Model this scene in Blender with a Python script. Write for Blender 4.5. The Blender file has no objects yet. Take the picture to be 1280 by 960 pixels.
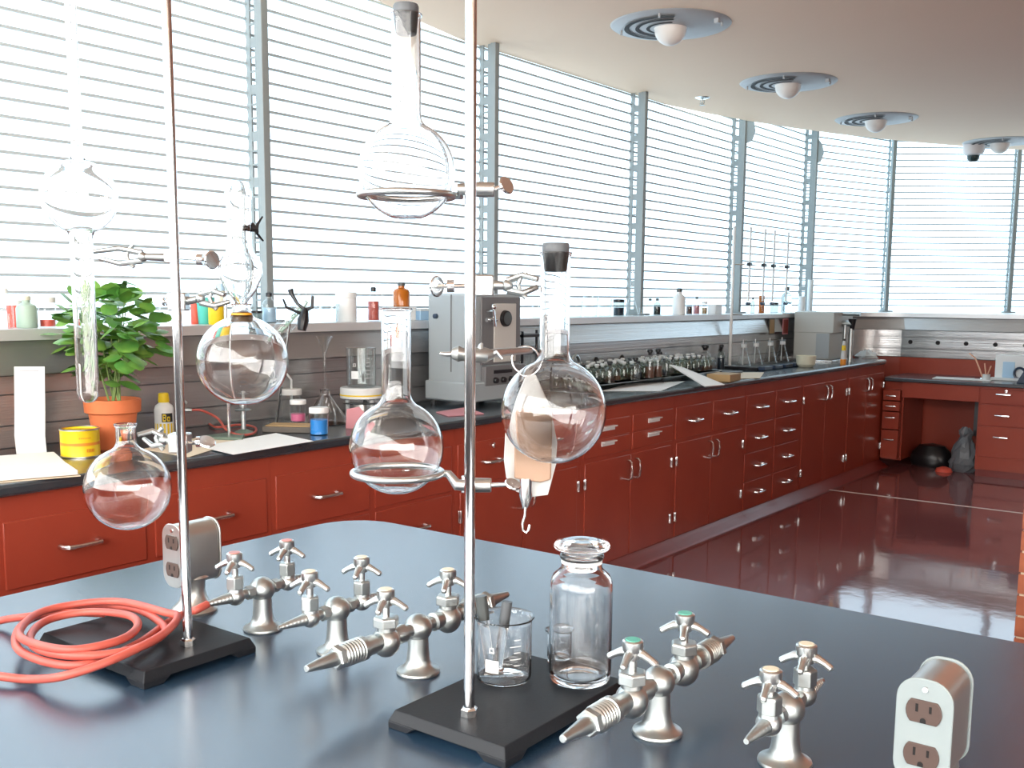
import bpy, math, random
from mathutils import Vector, Matrix
random.seed(7)
PI = math.pi
S = bpy.context.scene
COL = S.collection
# ---------------------------------------------------------------- camera
F, PX, PY, H = 1280.0, 640.0, 538.0, 1.42
dn = Vector(((560 - PX) / F, (10300 - PY) / F, 1)).normalized()
yv = Vector(((1615 - PX) / F, (381 - PY) / F, 1)); yv = (yv - dn * yv.dot(dn)).normalized()
upv = -dn; xv = yv.cross(upv)
RM = Matrix((xv, yv, upv))            # photo-camera axes -> room axes
C0 = Vector((0, 0, H))
def ray(px, py): return RM @ Vector(((px - PX) / F, (py - PY) / F, 1))
def at(px, py, d): return C0 + ray(px, py) * d
def onz(px, py, z):
    r = ray(px, py); return C0 + r * ((z - H) / r.z)
def onx(px, py, x):
    r = ray(px, py); return C0 + r * (x / r.x)
def ony(px, py, y):
    r = ray(px, py); return C0 + r * (y / r.y)
def depth(p): return (RM.transposed() @ (Vector(p) - C0)).z
cam = bpy.data.cameras.new('camera'); co = bpy.data.objects.new('camera', cam); COL.objects.link(co)
cr, cd, cf = RM.col[0], RM.col[1], RM.col[2]
m = Matrix.Identity(4)
for i in range(3):
    m[i][0] = cr[i]; m[i][1] = -cd[i]; m[i][2] = -cf[i]; m[i][3] = C0[i]
co.matrix_world = m
cam.sensor_width = 36; cam.lens = 36.0 * F / 1280; cam.shift_y = (PY - 480) / 1280; cam.clip_start = .02
S.camera = co
# ---------------------------------------------------------------- materials
MT = {}
def mat(name, col=(.8, .8, .8), rough=.5, metal=0, spec=.5, trans=0, ior=1.45, emit=None, estr=0, bump=None, noise=None, coat=0, alpha=None):
    m = bpy.data.materials.new(name); m.use_nodes = True
    nt = m.node_tree; b = nt.nodes['Principled BSDF']
    b.inputs['Base Color'].default_value = (*col, 1); b.inputs['Roughness'].default_value = rough
    b.inputs['Metallic'].default_value = metal; b.inputs['Specular IOR Level'].default_value = spec
    b.inputs['Transmission Weight'].default_value = trans; b.inputs['IOR'].default_value = ior
    if coat: b.inputs['Coat Weight'].default_value = coat; b.inputs['Coat Roughness'].default_value = .08
    if emit: b.inputs['Emission Color'].default_value = (*emit, 1); b.inputs['Emission Strength'].default_value = estr
    if noise or bump:
        tc = nt.nodes.new('ShaderNodeTexCoord')
    if noise:                       # noise = (scale, other colour, stretch, low, high)
        mp = nt.nodes.new('ShaderNodeMapping'); mp.inputs['Scale'].default_value = noise[2]
        nz = nt.nodes.new('ShaderNodeTexNoise'); nz.inputs['Scale'].default_value = noise[0]; nz.inputs['Detail'].default_value = 5
        rp = nt.nodes.new('ShaderNodeMapRange'); rp.inputs[1].default_value = noise[3]; rp.inputs[2].default_value = noise[4]
        mx = nt.nodes.new('ShaderNodeMix'); mx.data_type = 'RGBA'
        mx.inputs[6].default_value = (*col, 1); mx.inputs[7].default_value = (*noise[1], 1)
        nt.links.new(tc.outputs['Object'], mp.inputs[0]); nt.links.new(mp.outputs[0], nz.inputs[0])
        nt.links.new(nz.outputs[0], rp.inputs[0]); nt.links.new(rp.outputs[0], mx.inputs[0]); nt.links.new(mx.outputs[2], b.inputs['Base Color'])
    if bump:                        # bump = (scale, strength, distance, stretch)
        mp = nt.nodes.new('ShaderNodeMapping'); mp.inputs['Scale'].default_value = bump[3]
        nz = nt.nodes.new('ShaderNodeTexNoise'); nz.inputs['Scale'].default_value = bump[0]; nz.inputs['Detail'].default_value = 4
        bp = nt.nodes.new('ShaderNodeBump'); bp.inputs['Strength'].default_value = bump[1]; bp.inputs['Distance'].default_value = bump[2]
        nt.links.new(tc.outputs['Object'], mp.inputs[0]); nt.links.new(mp.outputs[0], nz.inputs[0])
        nt.links.new(nz.outputs[0], bp.inputs['Height']); nt.links.new(bp.outputs[0], b.inputs['Normal'])
    MT[name] = m; return m
def thin(name, tint=(1, 1, 1), fac=.55):
    m = bpy.data.materials.new(name); m.use_nodes = True; nt = m.node_tree; nt.nodes.clear()
    o = nt.nodes.new('ShaderNodeOutputMaterial'); mx = nt.nodes.new('ShaderNodeMixShader')
    t = nt.nodes.new('ShaderNodeBsdfTransparent'); g = nt.nodes.new('ShaderNodeBsdfGlossy'); lw = nt.nodes.new('ShaderNodeLayerWeight')
    t.inputs[0].default_value = (*tint, 1); g.inputs['Roughness'].default_value = .03; lw.inputs[0].default_value = .5
    pw = nt.nodes.new('ShaderNodeMath'); pw.operation = 'POWER'; pw.inputs[1].default_value = 3.0
    mu = nt.nodes.new('ShaderNodeMath'); mu.operation = 'MULTIPLY_ADD'; mu.inputs[1].default_value = fac; mu.inputs[2].default_value = .05
    nt.links.new(lw.outputs['Facing'], pw.inputs[0]); nt.links.new(pw.outputs[0], mu.inputs[0]); nt.links.new(mu.outputs[0], mx.inputs[0])
    nt.links.new(t.outputs[0], mx.inputs[1]); nt.links.new(g.outputs[0], mx.inputs[2]); nt.links.new(mx.outputs[0], o.inputs[0])
    MT[name] = m; return m
STR1 = (1, 1, 1)
mat('bench_top', (.016, .042, .080), .27, spec=.6, ior=2.1, bump=(60, .05, .002, STR1), noise=(7, (.022, .054, .098), (1, 1, 1), .45, .7))
mat('counter_top', (.022, .040, .055), .22, spec=.6, ior=1.8, noise=(6, (.035, .042, .048), (1, 1, 1), .4, .7))
mat('red_paint', (.37, .062, .034), .3, spec=.45, noise=(3, (.33, .052, .030), STR1, .4, .7))
mat('dark_gap', (.02, .006, .005), .8)
mat('red_plinth', (.22, .025, .018), .3)
mat('floor_red', (.22, .068, .070), .07, spec=.6, ior=2.5, noise=(1.6, (.26, .09, .085), STR1, .35, .7), bump=(5, .10, .01, STR1))
mat('white_line', (.7, .6, .55), .5)
mat('ceiling_tan', (.92, .68, .49), .7, noise=(.6, (.89, .65, .47), STR1, .3, .7))
mat('upper_paint', (.75, .7, .62), .8)
mat('wall_tan', (.62, .58, .53), .7)
mat('steel_panel', (.50, .50, .50), .2, .7, bump=(3, .12, .01, (.12, .12, 60)))
mat('steel_sill', (.74, .75, .76), .35, .4)
mat('mullion', (.27, .30, .30), .5)
mat('gasket', (.50, .57, .60), .6)
mat('tube_glass', (.9, .95, 1), .3, emit=(.62, .84, 1.0), estr=1.75)
mat('tube_glass_boosted', (.95, .95, .92), .3, emit=(1.0, .98, .95), estr=8.0)  # unseen off-frame panes, glow raised above the visible ones to brighten the room
mat('brick', (.42, .13, .06), .7, noise=(8, (.33, .09, .045), STR1, .4, .6))
mat('mortar', (.62, .5, .36), .9)
mat('chrome', (.62, .64, .66), .10, 1)
mat('polished_steel', (.78, .80, .81), .16, 1)
mat('satin_nickel', (.50, .54, .545), .38, 1, bump=(40, .06, .002, STR1), noise=(9, (.42, .435, .42), STR1, .45, .65))
mat('bright_zinc', (.62, .65, .65), .32, 1)
mat('black_iron', (.010, .012, .016), .5, spec=.35, bump=(300, .25, .0006, STR1))
mat('black_rubber', (.02, .02, .022), .5)
mat('grey_rubber', (.10, .11, .12), .45)
mat('hose_red', (.56, .115, .085), .42, noise=(20, (.50, .09, .068), STR1, .4, .6))
mat('aluminium', (.60, .60, .58), .34, .9, noise=(6, (.5, .49, .46), STR1, .4, .65))
mat('white_plate', (.82, .84, .84), .35)
mat('plate_grey', (.29, .335, .34), .45, spec=.3)
mat('brown_socket', (.085, .055, .046), .4)
mat('slot_black', (.008, .006, .006), .7)
mat('glass', (1, 1, 1), 0.0, trans=1, ior=1.47)
thin('thin_glass', (.94, .96, .96), .80)
thin('vial_glass', (.80, .85, .80), .9)
thin('thin_glass_dark', (.66, .70, .68), .7)
mat('frosted', (.9, .93, .93), .45, trans=.3, ior=1.3)
mat('water_clear', (.8, .93, .96), .05, trans=.9, ior=1.33)
mat('green_cap', (.10, .42, .33), .4)
mat('red_cap', (.62, .25, .22), .4)
mat('cream_cap', (.72, .66, .5), .4)
mat('terracotta', (.72, .20, .075), .7, noise=(12, (.66, .17, .06), STR1, .4, .6))
mat('soil', (.05, .035, .025), .9)
mat('stem_green', (.18, .26, .08), .6)
mat('leaf', (.09, .27, .05), .42, noise=(9, (.22, .40, .07), STR1, .42, .62))
mat('yellow_paint', (.88, .62, .02), .4)
mat('tin_metal', (.6, .6, .58), .3, 1)
mat('orange_band', (.8, .28, .03), .4)
mat('paper', (.86, .86, .84), .7)
mat('paper_warm', (.78, .66, .50), .7)
mat('paper_pink', (.62, .27, .30), .7)
mat('wood', (.42, .27, .12), .6)
mat('dark_slab', (.10, .085, .07), .5)
mat('instrument_grey', (.36, .40, .42), .4)
mat('instrument_dark', (.17, .17, .175), .4)
mat('instrument_light', (.62, .61, .57), .4)
mat('instrument_beige', (.52, .53, .50), .4)
mat('knob_black', (.012, .012, .014), .3)
mat('knob_grey', (.07, .08, .08), .35)
mat('tan_pad', (.62, .40, .28), .5)
mat('white_enamel', (.82, .83, .82), .25)
mat('marking_white', (.85, .86, .86), .5)
mat('ink_black', (.02, .02, .02), .5)
mat('ink_grey', (.4, .4, .42), .6)
mat('orange_clip', (.85, .36, .02), .35)
mat('pink_liquid', (.75, .16, .32), .3, spec=.5)
mat('blue_liquid', (.03, .28, .78), .25)
mat('teal_paint', (.12, .62, .55), .4)
mat('red_jar', (.78, .12, .08), .35)
mat('amber', (.46, .13, .012), .12, spec=.6)
mat('pale_green', (.42, .55, .46), .4)
mat('cream_plastic', (.72, .70, .55), .4)
mat('light_blue', (.45, .66, .85), .3)
mat('green_iron', (.12, .17, .13), .5)
mat('dark_blue', (.03, .05, .09), .3)
mat('brown_liquid', (.11, .05, .035), .2)
mat('bag_grey', (.10, .11, .12), .35)
mat('bag_light', (.16, .18, .20), .3)
mat('lamp_plate', (.44, .44, .44), .5, .2)
mat('lamp_glass', (.80, .74, .68), .35)
mat('camera_white', (.75, .70, .68), .4)
mat('dark_glass', (.03, .05, .05), .1)
mat('flame_rod', (.8, .45, .3), .4)
# ---------------------------------------------------------------- mesh collector
class G:
    def __init__(s): s.v = []; s.f = []
    def add(s, vs, fs, M=None):
        n = len(s.v)
        s.v += [tuple(M @ Vector(v)) if M else tuple(v) for v in vs]
        s.f += [tuple(i + n for i in f) for f in fs]; return s
    def box(s, x0, y0, z0, x1, y1, z1, M=None):
        return s.add([(x0, y0, z0), (x1, y0, z0), (x1, y1, z0), (x0, y1, z0), (x0, y0, z1), (x1, y0, z1), (x1, y1, z1), (x0, y1, z1)],
                     [(0, 3, 2, 1), (4, 5, 6, 7), (0, 1, 5, 4), (1, 2, 6, 5), (2, 3, 7, 6), (3, 0, 4, 7)], M)
    def lathe(s, prof, n=32, M=None):
        vs = []; fs = []; rings = []
        for r, z in prof:
            if r < 1e-6: rings.append([len(vs)]); vs.append((0, 0, z))
            else:
                rings.append(list(range(len(vs), len(vs) + n)))
                vs += [(r * math.cos(2 * PI * k / n), r * math.sin(2 * PI * k / n), z) for k in range(n)]
        for a, b in zip(rings, rings[1:]):
            for k in range(n):
                q = [a[k % len(a)], a[(k + 1) % n % len(a)], b[(k + 1) % n % len(b)], b[k % len(b)]]
                q = list(dict.fromkeys(q))
                if len(q) > 2: fs.append(tuple(q))
        return s.add(vs, fs, M)
    def tube(s, path, r, n=12, closed=False, caps=True):
        P = [Vector(p) for p in path]; N = len(P)
        R = r if isinstance(r, (list, tuple)) else [r] * N
        vs = []; fs = []; T0 = None
        for i in range(N):
            a = P[(i - 1) % N] if (closed or i > 0) else P[i]; b = P[(i + 1) % N] if (closed or i < N - 1) else P[i]
            t = (b - a).normalized()
            if T0 is None:
                u = t.orthogonal().normalized()
            else:
                u = (u - t * u.dot(t)); u = u.normalized() if u.length > 1e-6 else t.orthogonal().normalized()
            T0 = t; w = t.cross(u)
            vs += [tuple(P[i] + (u * math.cos(2 * PI * k / n) + w * math.sin(2 * PI * k / n)) * R[i]) for k in range(n)]
        for i in range(N if closed else N - 1):
            j = (i + 1) % N; off = 0
            if closed and i == N - 1:           # line the last ring up with the first
                d = [(Vector(vs[i * n]) - Vector(vs[k])).length for k in range(n)]; off = d.index(min(d))
            for k in range(n): fs.append((i * n + k, i * n + (k + 1) % n, j * n + (k + 1 + off) % n, j * n + (k + off) % n))
        if caps and not closed:
            fs.append(tuple(range(n - 1, -1, -1))); fs.append(tuple((N - 1) * n + k for k in range(n)))
        return s.add(vs, fs)
    def cyl(s, a, b, r0, r1=None, n=20): return s.tube([a, b], [r0, r0 if r1 is None else r1], n)
    def ball(s, c, r, n=20, m=12, sz=1, M=None):
        T = Matrix.Translation(Vector(c))
        return s.lathe([(r * math.sin(PI * k / m), -r * sz * math.cos(PI * k / m)) for k in range(m + 1)], n, (M or Matrix.Identity(4)) @ T)
    def prism(s, pts, z0, z1, M=None):
        n = len(pts)
        return s.add([(x, y, z0) for x, y in pts] + [(x, y, z1) for x, y in pts],
                     [tuple(range(n - 1, -1, -1)), tuple(range(n, 2 * n))] + [(k, (k + 1) % n, n + (k + 1) % n, n + k) for k in range(n)], M)
def align(p, d):                    # matrix putting local +Z along d at p
    return Matrix.Translation(Vector(p)) @ Vector(d).normalized().to_track_quat('Z', 'Y').to_matrix().to_4x4()
def obj(name, g, m, parent=None, loc=(0, 0, 0), rz=0, bevel=0, smooth=True, ang=.6, **tags):
    me = bpy.data.meshes.new(name); me.from_pydata(g.v, [], g.f); me.validate()
    me.materials.append(MT[m])
    if smooth:
        me.polygons.foreach_set('use_smooth', [True] * len(me.polygons)); me.set_sharp_from_angle(angle=ang)
    o = bpy.data.objects.new(name, me); COL.objects.link(o); o.location = loc; o.rotation_euler = (0, 0, rz)
    if parent: o.parent = parent
    if bevel:
        b = o.modifiers.new('bevel', 'BEVEL'); b.width = bevel; b.segments = 2; b.limit_method = 'ANGLE'; b.angle_limit = .6
    tag(o, **tags); return o
def tag(o, label=None, cat=None, group=None, kind=None):
    if label: o['label'] = label
    if cat: o['category'] = cat
    if group: o['group'] = group
    if kind: o['kind'] = kind
    return o
def thing(name, label, cat, loc=(0, 0, 0), rz=0, group=None):
    o = bpy.data.objects.new(name, None); COL.objects.link(o); o.location = loc; o.rotation_euler = (0, 0, rz)
    o.empty_display_size = .02
    return tag(o, label, cat, group)
def struct(name, g, m, parent=None, **k):
    o = obj(name, g, m, parent, **k)
    if not parent: o['kind'] = 'structure'
    return o
def dup(root, loc, rz=0, label=None, group=None):
    r = root.copy(); COL.objects.link(r); r.location = loc; r.rotation_euler = (0, 0, rz)
    if label: r['label'] = label
    if group: r['group'] = group
    for ch in list(root.children):
        c = ch.copy(); COL.objects.link(c); c.parent = r
        for g in list(ch.children):
            d = g.copy(); COL.objects.link(d); d.parent = c
    return r
def arc(cx, cy, r, a0, a1, n): return [(cx + r * math.cos(a0 + (a1 - a0) * k / n), cy + r * math.sin(a0 + (a1 - a0) * k / n)) for k in range(n + 1)]
def rrect(x0, y0, x1, y1, r, n=5):
    return arc(x1 - r, y1 - r, r, 0, PI / 2, n) + arc(x0 + r, y1 - r, r, PI / 2, PI, n) + arc(x0 + r, y0 + r, r, PI, 1.5 * PI, n) + arc(x1 - r, y0 + r, r, 1.5 * PI, 2 * PI, n)
# ================================================================ SETTING
struct('floor', G().box(-6, -4, -.1, 7, 14, 0), 'floor_red')
struct('trim_1', G().box(-2.66, 7.455, 0, 3.0, 7.475, .002), 'white_line')
# ceiling: round underside slab with its centre over the room, and the higher ceiling over the window strip
RC, CX, CY, ZC = 7.92, 4.25, 5.4, 2.75
struct('ceiling', G().prism(arc(CX, CY, RC, 0, 2 * PI * 95 / 96, 95), ZC, ZC + .3), 'ceiling_tan')
struct('ceiling_upper', G().box(-6, -4, 3.62, 13, 14.5, 3.7), 'upper_paint')
ZS = 1.30                         # sill height
posts = [(-3.6, -1.67), (-3.6, -.25), (-3.6, 1.28), (-3.6, 2.89), (-3.6, 4.45), (-3.6, 6.04), (-3.6, 7.58), (-3.58, 9.03), (-3.206, 10.2), (-2.24, 10.93), (-1.1, 11.5), (.4, 11.8), (2.0, 11.9)]
near = [(4.6, .5), (4.6, -1.05), (4.6, -2.6), (3.06, -2.6), (1.52, -2.6), (-.02, -2.6), (-1.56, -2.6), (-3.0, -2.4), (-3.6, -1.67)]
def window(k, a, b, m='tube_glass'):
    a = Vector((a[0], a[1], 0)); b = Vector((b[0], b[1], 0)); d = b - a; L = d.length; d.normalize()
    nrm = Vector((d.y, -d.x, 0))             # towards the room
    g = G(); s = G(); nz = 38; vs = []; fs = []; p = .06
    prof = []
    for i in range(nz):
        for q in range(5):
            t = q / 5
            prof.append((ZS + (i + t) * p, .010 * math.sin(PI * t)))
    for z, o in prof:
        for e in (a, b):
            w = e + nrm * o; vs.append((w.x, w.y, z))
    for i in range(len(prof) - 1): fs.append((2 * i, 2 * i + 1, 2 * i + 3, 2 * i + 2))
    g.add(vs, fs)
    for i in range(1, nz):
        z = ZS + i * p
        q = [a + nrm * .002, b + nrm * .002, b + nrm * .012, a + nrm * .012]
        s.add([(v.x, v.y, z - .0054) for v in q] + [(v.x, v.y, z + .0054) for v in q], [(0, 3, 2, 1), (4, 5, 6, 7), (0, 1, 5, 4), (1, 2, 6, 5), (2, 3, 7, 6), (3, 0, 4, 7)])
    w = struct('window_%d' % k, g, m)
    obj('gasket_strip', s, 'gasket', w, smooth=False)
k = 1
for a, b in list(zip(posts, posts[1:])) + list(zip(near, near[1:])):
    window(k, a, b, 'tube_glass' if k < len(posts) else 'tube_glass_boosted'); k += 1
def post(k, x, y, fin):
    g = G(); L = .12
    ax, ay = fin                              # direction into the room
    M = Matrix.Translation((x, y, 0)) @ Matrix(((ax, -ay, 0, 0), (ay, ax, 0, 0), (0, 0, 1, 0), (0, 0, 0, 1)))
    z1 = 3.6
    g.box(0, -.004, ZS, .034, .004, z1, M); g.box(.064, -.004, ZS, .095, .004, z1, M)
    z = ZS
    i = 0
    while z < z1 - .1:                        # ladder: two slots then a wide web, two short ties per group
        g.box(.030, -.003, z, .068, .003, z + .04, M)
        g.box(.030, -.003, z + .09, .068, .003, z + .098, M); g.box(.030, -.003, z + .146, .068, .003, z + .154, M)
        z += .19
    z = ZS + .03
    while z < z1 - .05:                       # little scalloped ears holding the tubes
        g.box(-.03, -.002, z, 0.004, .002, z + .03, M); z += .12
    t = struct('trim_%d' % k, g, 'mullion', smooth=False)
    obj('channel', G().box(.092, -.018, ZS, .126, .018, z1, M), 'mullion', t, bevel=.003)
    obj('foot_plate', G().box(.05, -.05, ZS + .001, .16, .05, ZS + .012, M), 'mullion', t, bevel=.004)
tk = 2
for (x, y) in posts[:8]: post(tk, x, y, (1, 0)); tk += 1
for (x, y), n in zip(posts[8:], [(.72, -.69), (.55, -.83), (.35, -.94), (.1, -.99), (0, -1)]): post(tk, x, y, n); tk += 1
for (x, y) in near[3:7]: post(tk, x, y, (0, 1)); tk += 1
# gusset plates at the heads of two mullions
for px, py, Yp in ((931, 160, 7.58), (1024, 190, 9.03)):
    c = onx(px, py, -3.46)
    g = G().prism([(-.012, -.11), (.05, -.09), (.075, -.02), (.06, .05), (.02, .11), (-.012, .13)], -.004, .004, Matrix.Translation((-3.475, Yp, c.z)) @ Matrix.Rotation(PI / 2, 4, 'X'))
    tag(obj('gusset_plate', g, 'mullion', smooth=False), 'lobed grey gusset plate at the head of the ' + ('mullion beside the sprinkler' if Yp < 8 else 'mullion left of the last window bays'), 'bracket', 'gusset plates on the mullions')
# wall below the windows
def wall_path(off=0):
    # inner face of the panels, left wall then rounded corner then back wall
    r = .55; X = -3.33 + off; Y = 9.5 - off
    return [(X, -2.4), (X, 8.95 - off)] + [(X + r - r * math.cos(t), 8.95 - off + r * math.sin(t)) for t in [PI / 2 * i / 8 for i in range(1, 9)]] + [(1.2, Y), (5, Y)]
def strip(g, off, z0, z1, back=None):
    P = wall_path(off); n = len(P)
    vs = [(x, y, z0) for x, y in P] + [(x, y, z1) for x, y in P]
    g.add(vs, [(i, i + 1, n + i + 1, n + i) for i in range(n - 1)])
def band(g, off, z0, z1, deep=.06, i0=0, i1=99, lean=0):
    P = wall_path(off)[i0:i1]; PT = wall_path(off - lean)[i0:i1]; Q = wall_path(off - deep)[i0:i1]; n = len(P)
    vs = [(x, y, z0) for x, y in P] + [(x, y, z1) for x, y in PT] + [(x, y, z0) for x, y in Q] + [(x, y, z1) for x, y in Q]
    fs = []
    for i in range(n - 1): fs += [(i, i + 1, n + i + 1, n + i), (n + i, n + i + 1, 3 * n + i + 1, 3 * n + i), (2 * n + i, 2 * n + i + 1, i + 1, i)]
    g.add(vs, fs)
for nm, a, b in (('wall_left', 0, 2), ('wall_corner_panels', 1, 10), ('wall_back_panels', 9, 99)):
    g = G()
    band(g, .04, 1.152, 1.264, .07, a, b, .026)
    for z0, z1 in ((1.088, 1.146), (.985, 1.084), (.912, .981)): band(g, 0, z0, z1, .06, a, b)
    struct(nm, g, 'steel_panel', ang=.5)
for nm, a, b in (('wall_left_core', 0, 2), ('wall_corner', 1, 10), ('wall_back', 9, 99)):
    g = G(); band(g, -.012, .905 if a else 0, 1.26, .05, a, b); struct(nm, g, 'bag_grey')
    if a: g = G(); band(g, -.010, 0, .905, .05, a, b); struct(nm + '_base', g, 'red_paint')
# deep window sill
P = wall_path(.045); 
g = G(); inner = P
outer = [(-3.7, -2.4), (-3.7, 8.9), (-3.68, 9.3), (-3.6, 9.6), (-3.5, 10), (-3.3, 10.4), (-3.0, 10.7), (-2.7, 10.95), (-2.3, 11.2), (-1.2, 11.75), (1.2, 12.2), (5, 12.2)]
n = len(inner); assert len(outer) == n
g.add([(x, y, ZS) for x, y in inner] + [(x, y, ZS) for x, y in outer] + [(x, y, ZS - .036) for x, y in inner] + [(x, y, ZS - .036) for x, y in outer],
      [f for i in range(n - 1) for f in ((i, i + 1, n + i + 1, n + i), (2 * n + i, 2 * n + i + 1, i + 1, i), (2 * n + i + 1, 2 * n + i, 3 * n + i, 3 * n + i + 1))])
struct('trim_%d' % tk, g, 'steel_sill'); tk += 1
# round service holes in the splash panel
for i, (x, y, nx, ny) in enumerate([(-3.315, 1.6, 1, 0), (-3.328, 5.25, 1, 0), (-3.328, 5.55, 1, 0), (-3.328, 6.05, 1, 0), (-3.328, 6.95, 1, 0)] + [(-3.17 + .235 * j, 9.498, 0, -1) for j in range(1, 9)]):
    g = G().lathe([(0, 0), (.019, 0), (.019, .004), (.013, .005), (.012, .003), (0, .003)], 16, align((x, y, 1.042), (nx, ny, 0)))
    lab = 'round black service port in the steel back wall above the desk' if ny else 'round black service port in the steel wall behind the long bench'
    obj('service_port', g, 'slot_black', label=lab, cat='port', group='back wall ports' if ny else 'bench wall ports')
# near side and right side of the room (off frame, they close it)
struct('wall_near', G().box(-4, -2.75, 0, 5.1, -2.65, ZS), 'bag_grey')
struct('wall_right', G().box(5, -2.7, 0, 5.1, 12.6, 3.6), 'wall_tan'); struct('wall_right_base', G().box(4.65, -2.6, 0, 4.8, .5, ZS), 'bag_grey')
g = G(); g.box(-5.5, -3.2, ZS - .3, -3.75, 12.6, ZS - .05); struct('ledge_outside', g, 'upper_paint')
# brick pier, only its left edge shows
g = G(); pier = struct('wall_brick', G().box(-.615, 3.505, 0, .6, 4.1, ZC), 'mortar')
g = G(); z = .005; r = 0
while z < ZC - .05:
    x = -.62; w = .2
    if r % 2: w = .1
    while x < .6:
        x1 = min(x + w, .605); g.box(x, 3.5, z, x1 - .006, 4.105, z + .062); x = x1; w = .2
    z += .07; r += 1
obj('brick_facing', g, 'brick', pier, smooth=False)

# ================================================================ LEFT BENCH
XF = -2.72; ZT = .91
tag(obj('bench_worktop', G().prism([(-3.326, -2.3), (-2.695, -2.3), (-2.695, 8.78)] + arc(-2.795, 8.80, .1, 0, PI / 2, 6) + [(-3.326, 8.90)], .875, ZT), 'counter_top', bevel=.010),
    'long black stone worktop of the red wall bench under the windows', 'worktop')
def bar_pull(L=.115, out=.032):
    g = G(); pts = [(0, -L / 2, 0), (out * .6, -L / 2, 0), (out, -L / 2 + .010, 0)] + [(out + .003, -L / 2 + L * t, 0) for t in (.25, .5, .75)] + [(out, L / 2 - .010, 0), (out * .6, L / 2, 0), (0, L / 2, 0)]
    g.tube(pts, [.0100, .0080, .0078, .0070, .0066, .0070, .0078, .0080, .0100], 10); return g
def d_pull(h=.10):
    g = G(); pts = [(0, 0, -h / 2), (.02, 0, -h / 2), (.032, 0, -h / 2 + .012), (.035, 0, 0), (.032, 0, h / 2 - .012), (.02, 0, h / 2), (0, 0, h / 2)]
    g.tube(pts, [.006, .0055, .0055, .007, .0055, .0055, .006], 10); return g
def plate_pull():
    g = G(); g.box(0, -.06, -.012, .006, .06, .012); g.box(.004, -.06, .006, .022, .06, .012); return g
def front(parent, y0, y1, z0, z1, kind, x=XF):
    o = obj(kind, G().box(x - .012, y0, z0, x + .003, y1, z1), 'red_paint', parent, bevel=.0025)
    return o
def pull(parent, g, y, z, x=XF + .003): return obj('handle', g, 'polished_steel', parent, loc=(x, y, z))
def hinge(parent, y, z):
    g = G().box(0, -.011, -.027, .006, .011, .027); g.cyl((.007, 0, -.027), (.007, 0, .027), .006, n=10)
    obj('hinge', g, 'polished_steel', parent, loc=(XF + .002, y, z), bevel=.001)
B = [-.58, .365, 1.31, 2.245, 3.21, 4.17, 5.12, 6.065, 7.01, 7.955, 8.87]
kinds = ['A', 'A', 'A', 'A', 'K', 'S', 'D', 'R', 'F', 'F']
labs = ['nearest red drawer unit of the wall bench, left of the frame', 'red drawer unit of the wall bench beside the left edge', 'red drawer unit under the tin and plant at the left end of the bench',
        'red drawer unit of the wall bench under the white papers and jars', 'red bench cabinet with a lock above one drawer handle, under the grey instrument',
        'red bench cabinet with four flat label pulls above a pair of doors', 'red bench cabinet with two bar-handled drawers above a pair of doors',
        'red bench unit made only of eight small drawers in four rows', 'red bench cabinet with two full height doors, next to the eight drawers', 'last red bench cabinet with full height doors at the far end of the bench']
for i, kd in enumerate(kinds):
    a, b = B[i], B[i + 1]; mid = (a + b) / 2
    t = thing('bench_cabinet', labs[i], 'cabinet', (0, 0, 0), group='red cabinets of the wall bench')
    g = G().box(-3.31, a + .0005, .055, XF - .002, b - .0005, .875)
    obj('carcass', g, 'red_paint', t)
    obj('plinth', G().prism([(-3.3, 0), (-2.645, 0), (-2.66, .012), (-2.70, .03), (-2.725, .056), (-3.3, .056)], -b + .0005, -a - .0005, Matrix.Rotation(PI / 2, 4, 'X')), 'red_plinth', t)
    halves = [(a + .02, mid - .016), (mid + .016, b - .02)]
    top, mz = .803, .622
    def drawers(z0, z1, kindp='bar', hz=None):
        for (p, q) in halves:
            d = front(t, p, q, z0, z1, 'drawer')
            if kindp == 'bar': pull(d, bar_pull(), (p + q) / 2, hz or (z0 + z1) / 2)
            else: obj('label_pull', plate_pull(), 'white_enamel', d, loc=(XF + .003, (p + q) / 2, hz))
    def doors(z0, z1, hz):
        for j, (p, q) in enumerate([(a + .035, mid - .003), (mid + .003, b - .035)]):
            d = front(t, p, q, z0, z1, 'door'); pull(d, d_pull(), mid + (-.042 if j == 0 else .042), hz)
            for z in (z0 + .115, min(.70, z1 - .10)): hinge(d, a + .03 if j == 0 else b - .03, z)
    if kd == 'A': drawers(mz - .007, top, hz=.708); drawers(.42, mz - .022, hz=.503); drawers(.235, .412); drawers(.06, .227)
    if kd == 'K':
        drawers(mz, top, hz=.713)
        doors(.06, .598, .52)
        g = G().lathe([(0, 0), (.011, 0), (.011, .010), (.006, .014), (0, .014)], 14, align((XF + .003, a + .25, .779), (1, 0, 0))); obj('lock', g, 'polished_steel', t)
    if kd == 'S': drawers(.715, top, 'p', .76); drawers(mz, .709, 'p', .683); doors(.06, .598, .52)
    if kd == 'D': drawers(mz, top, hz=.716); doors(.06, .598, .52)
    if kd == 'R': drawers(mz, top, hz=.716); drawers(.432, .614, hz=.516); drawers(.245, .424, hz=.334); drawers(.06, .237, hz=.156)
    if kd == 'F': doors(.06, top, .727)

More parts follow.
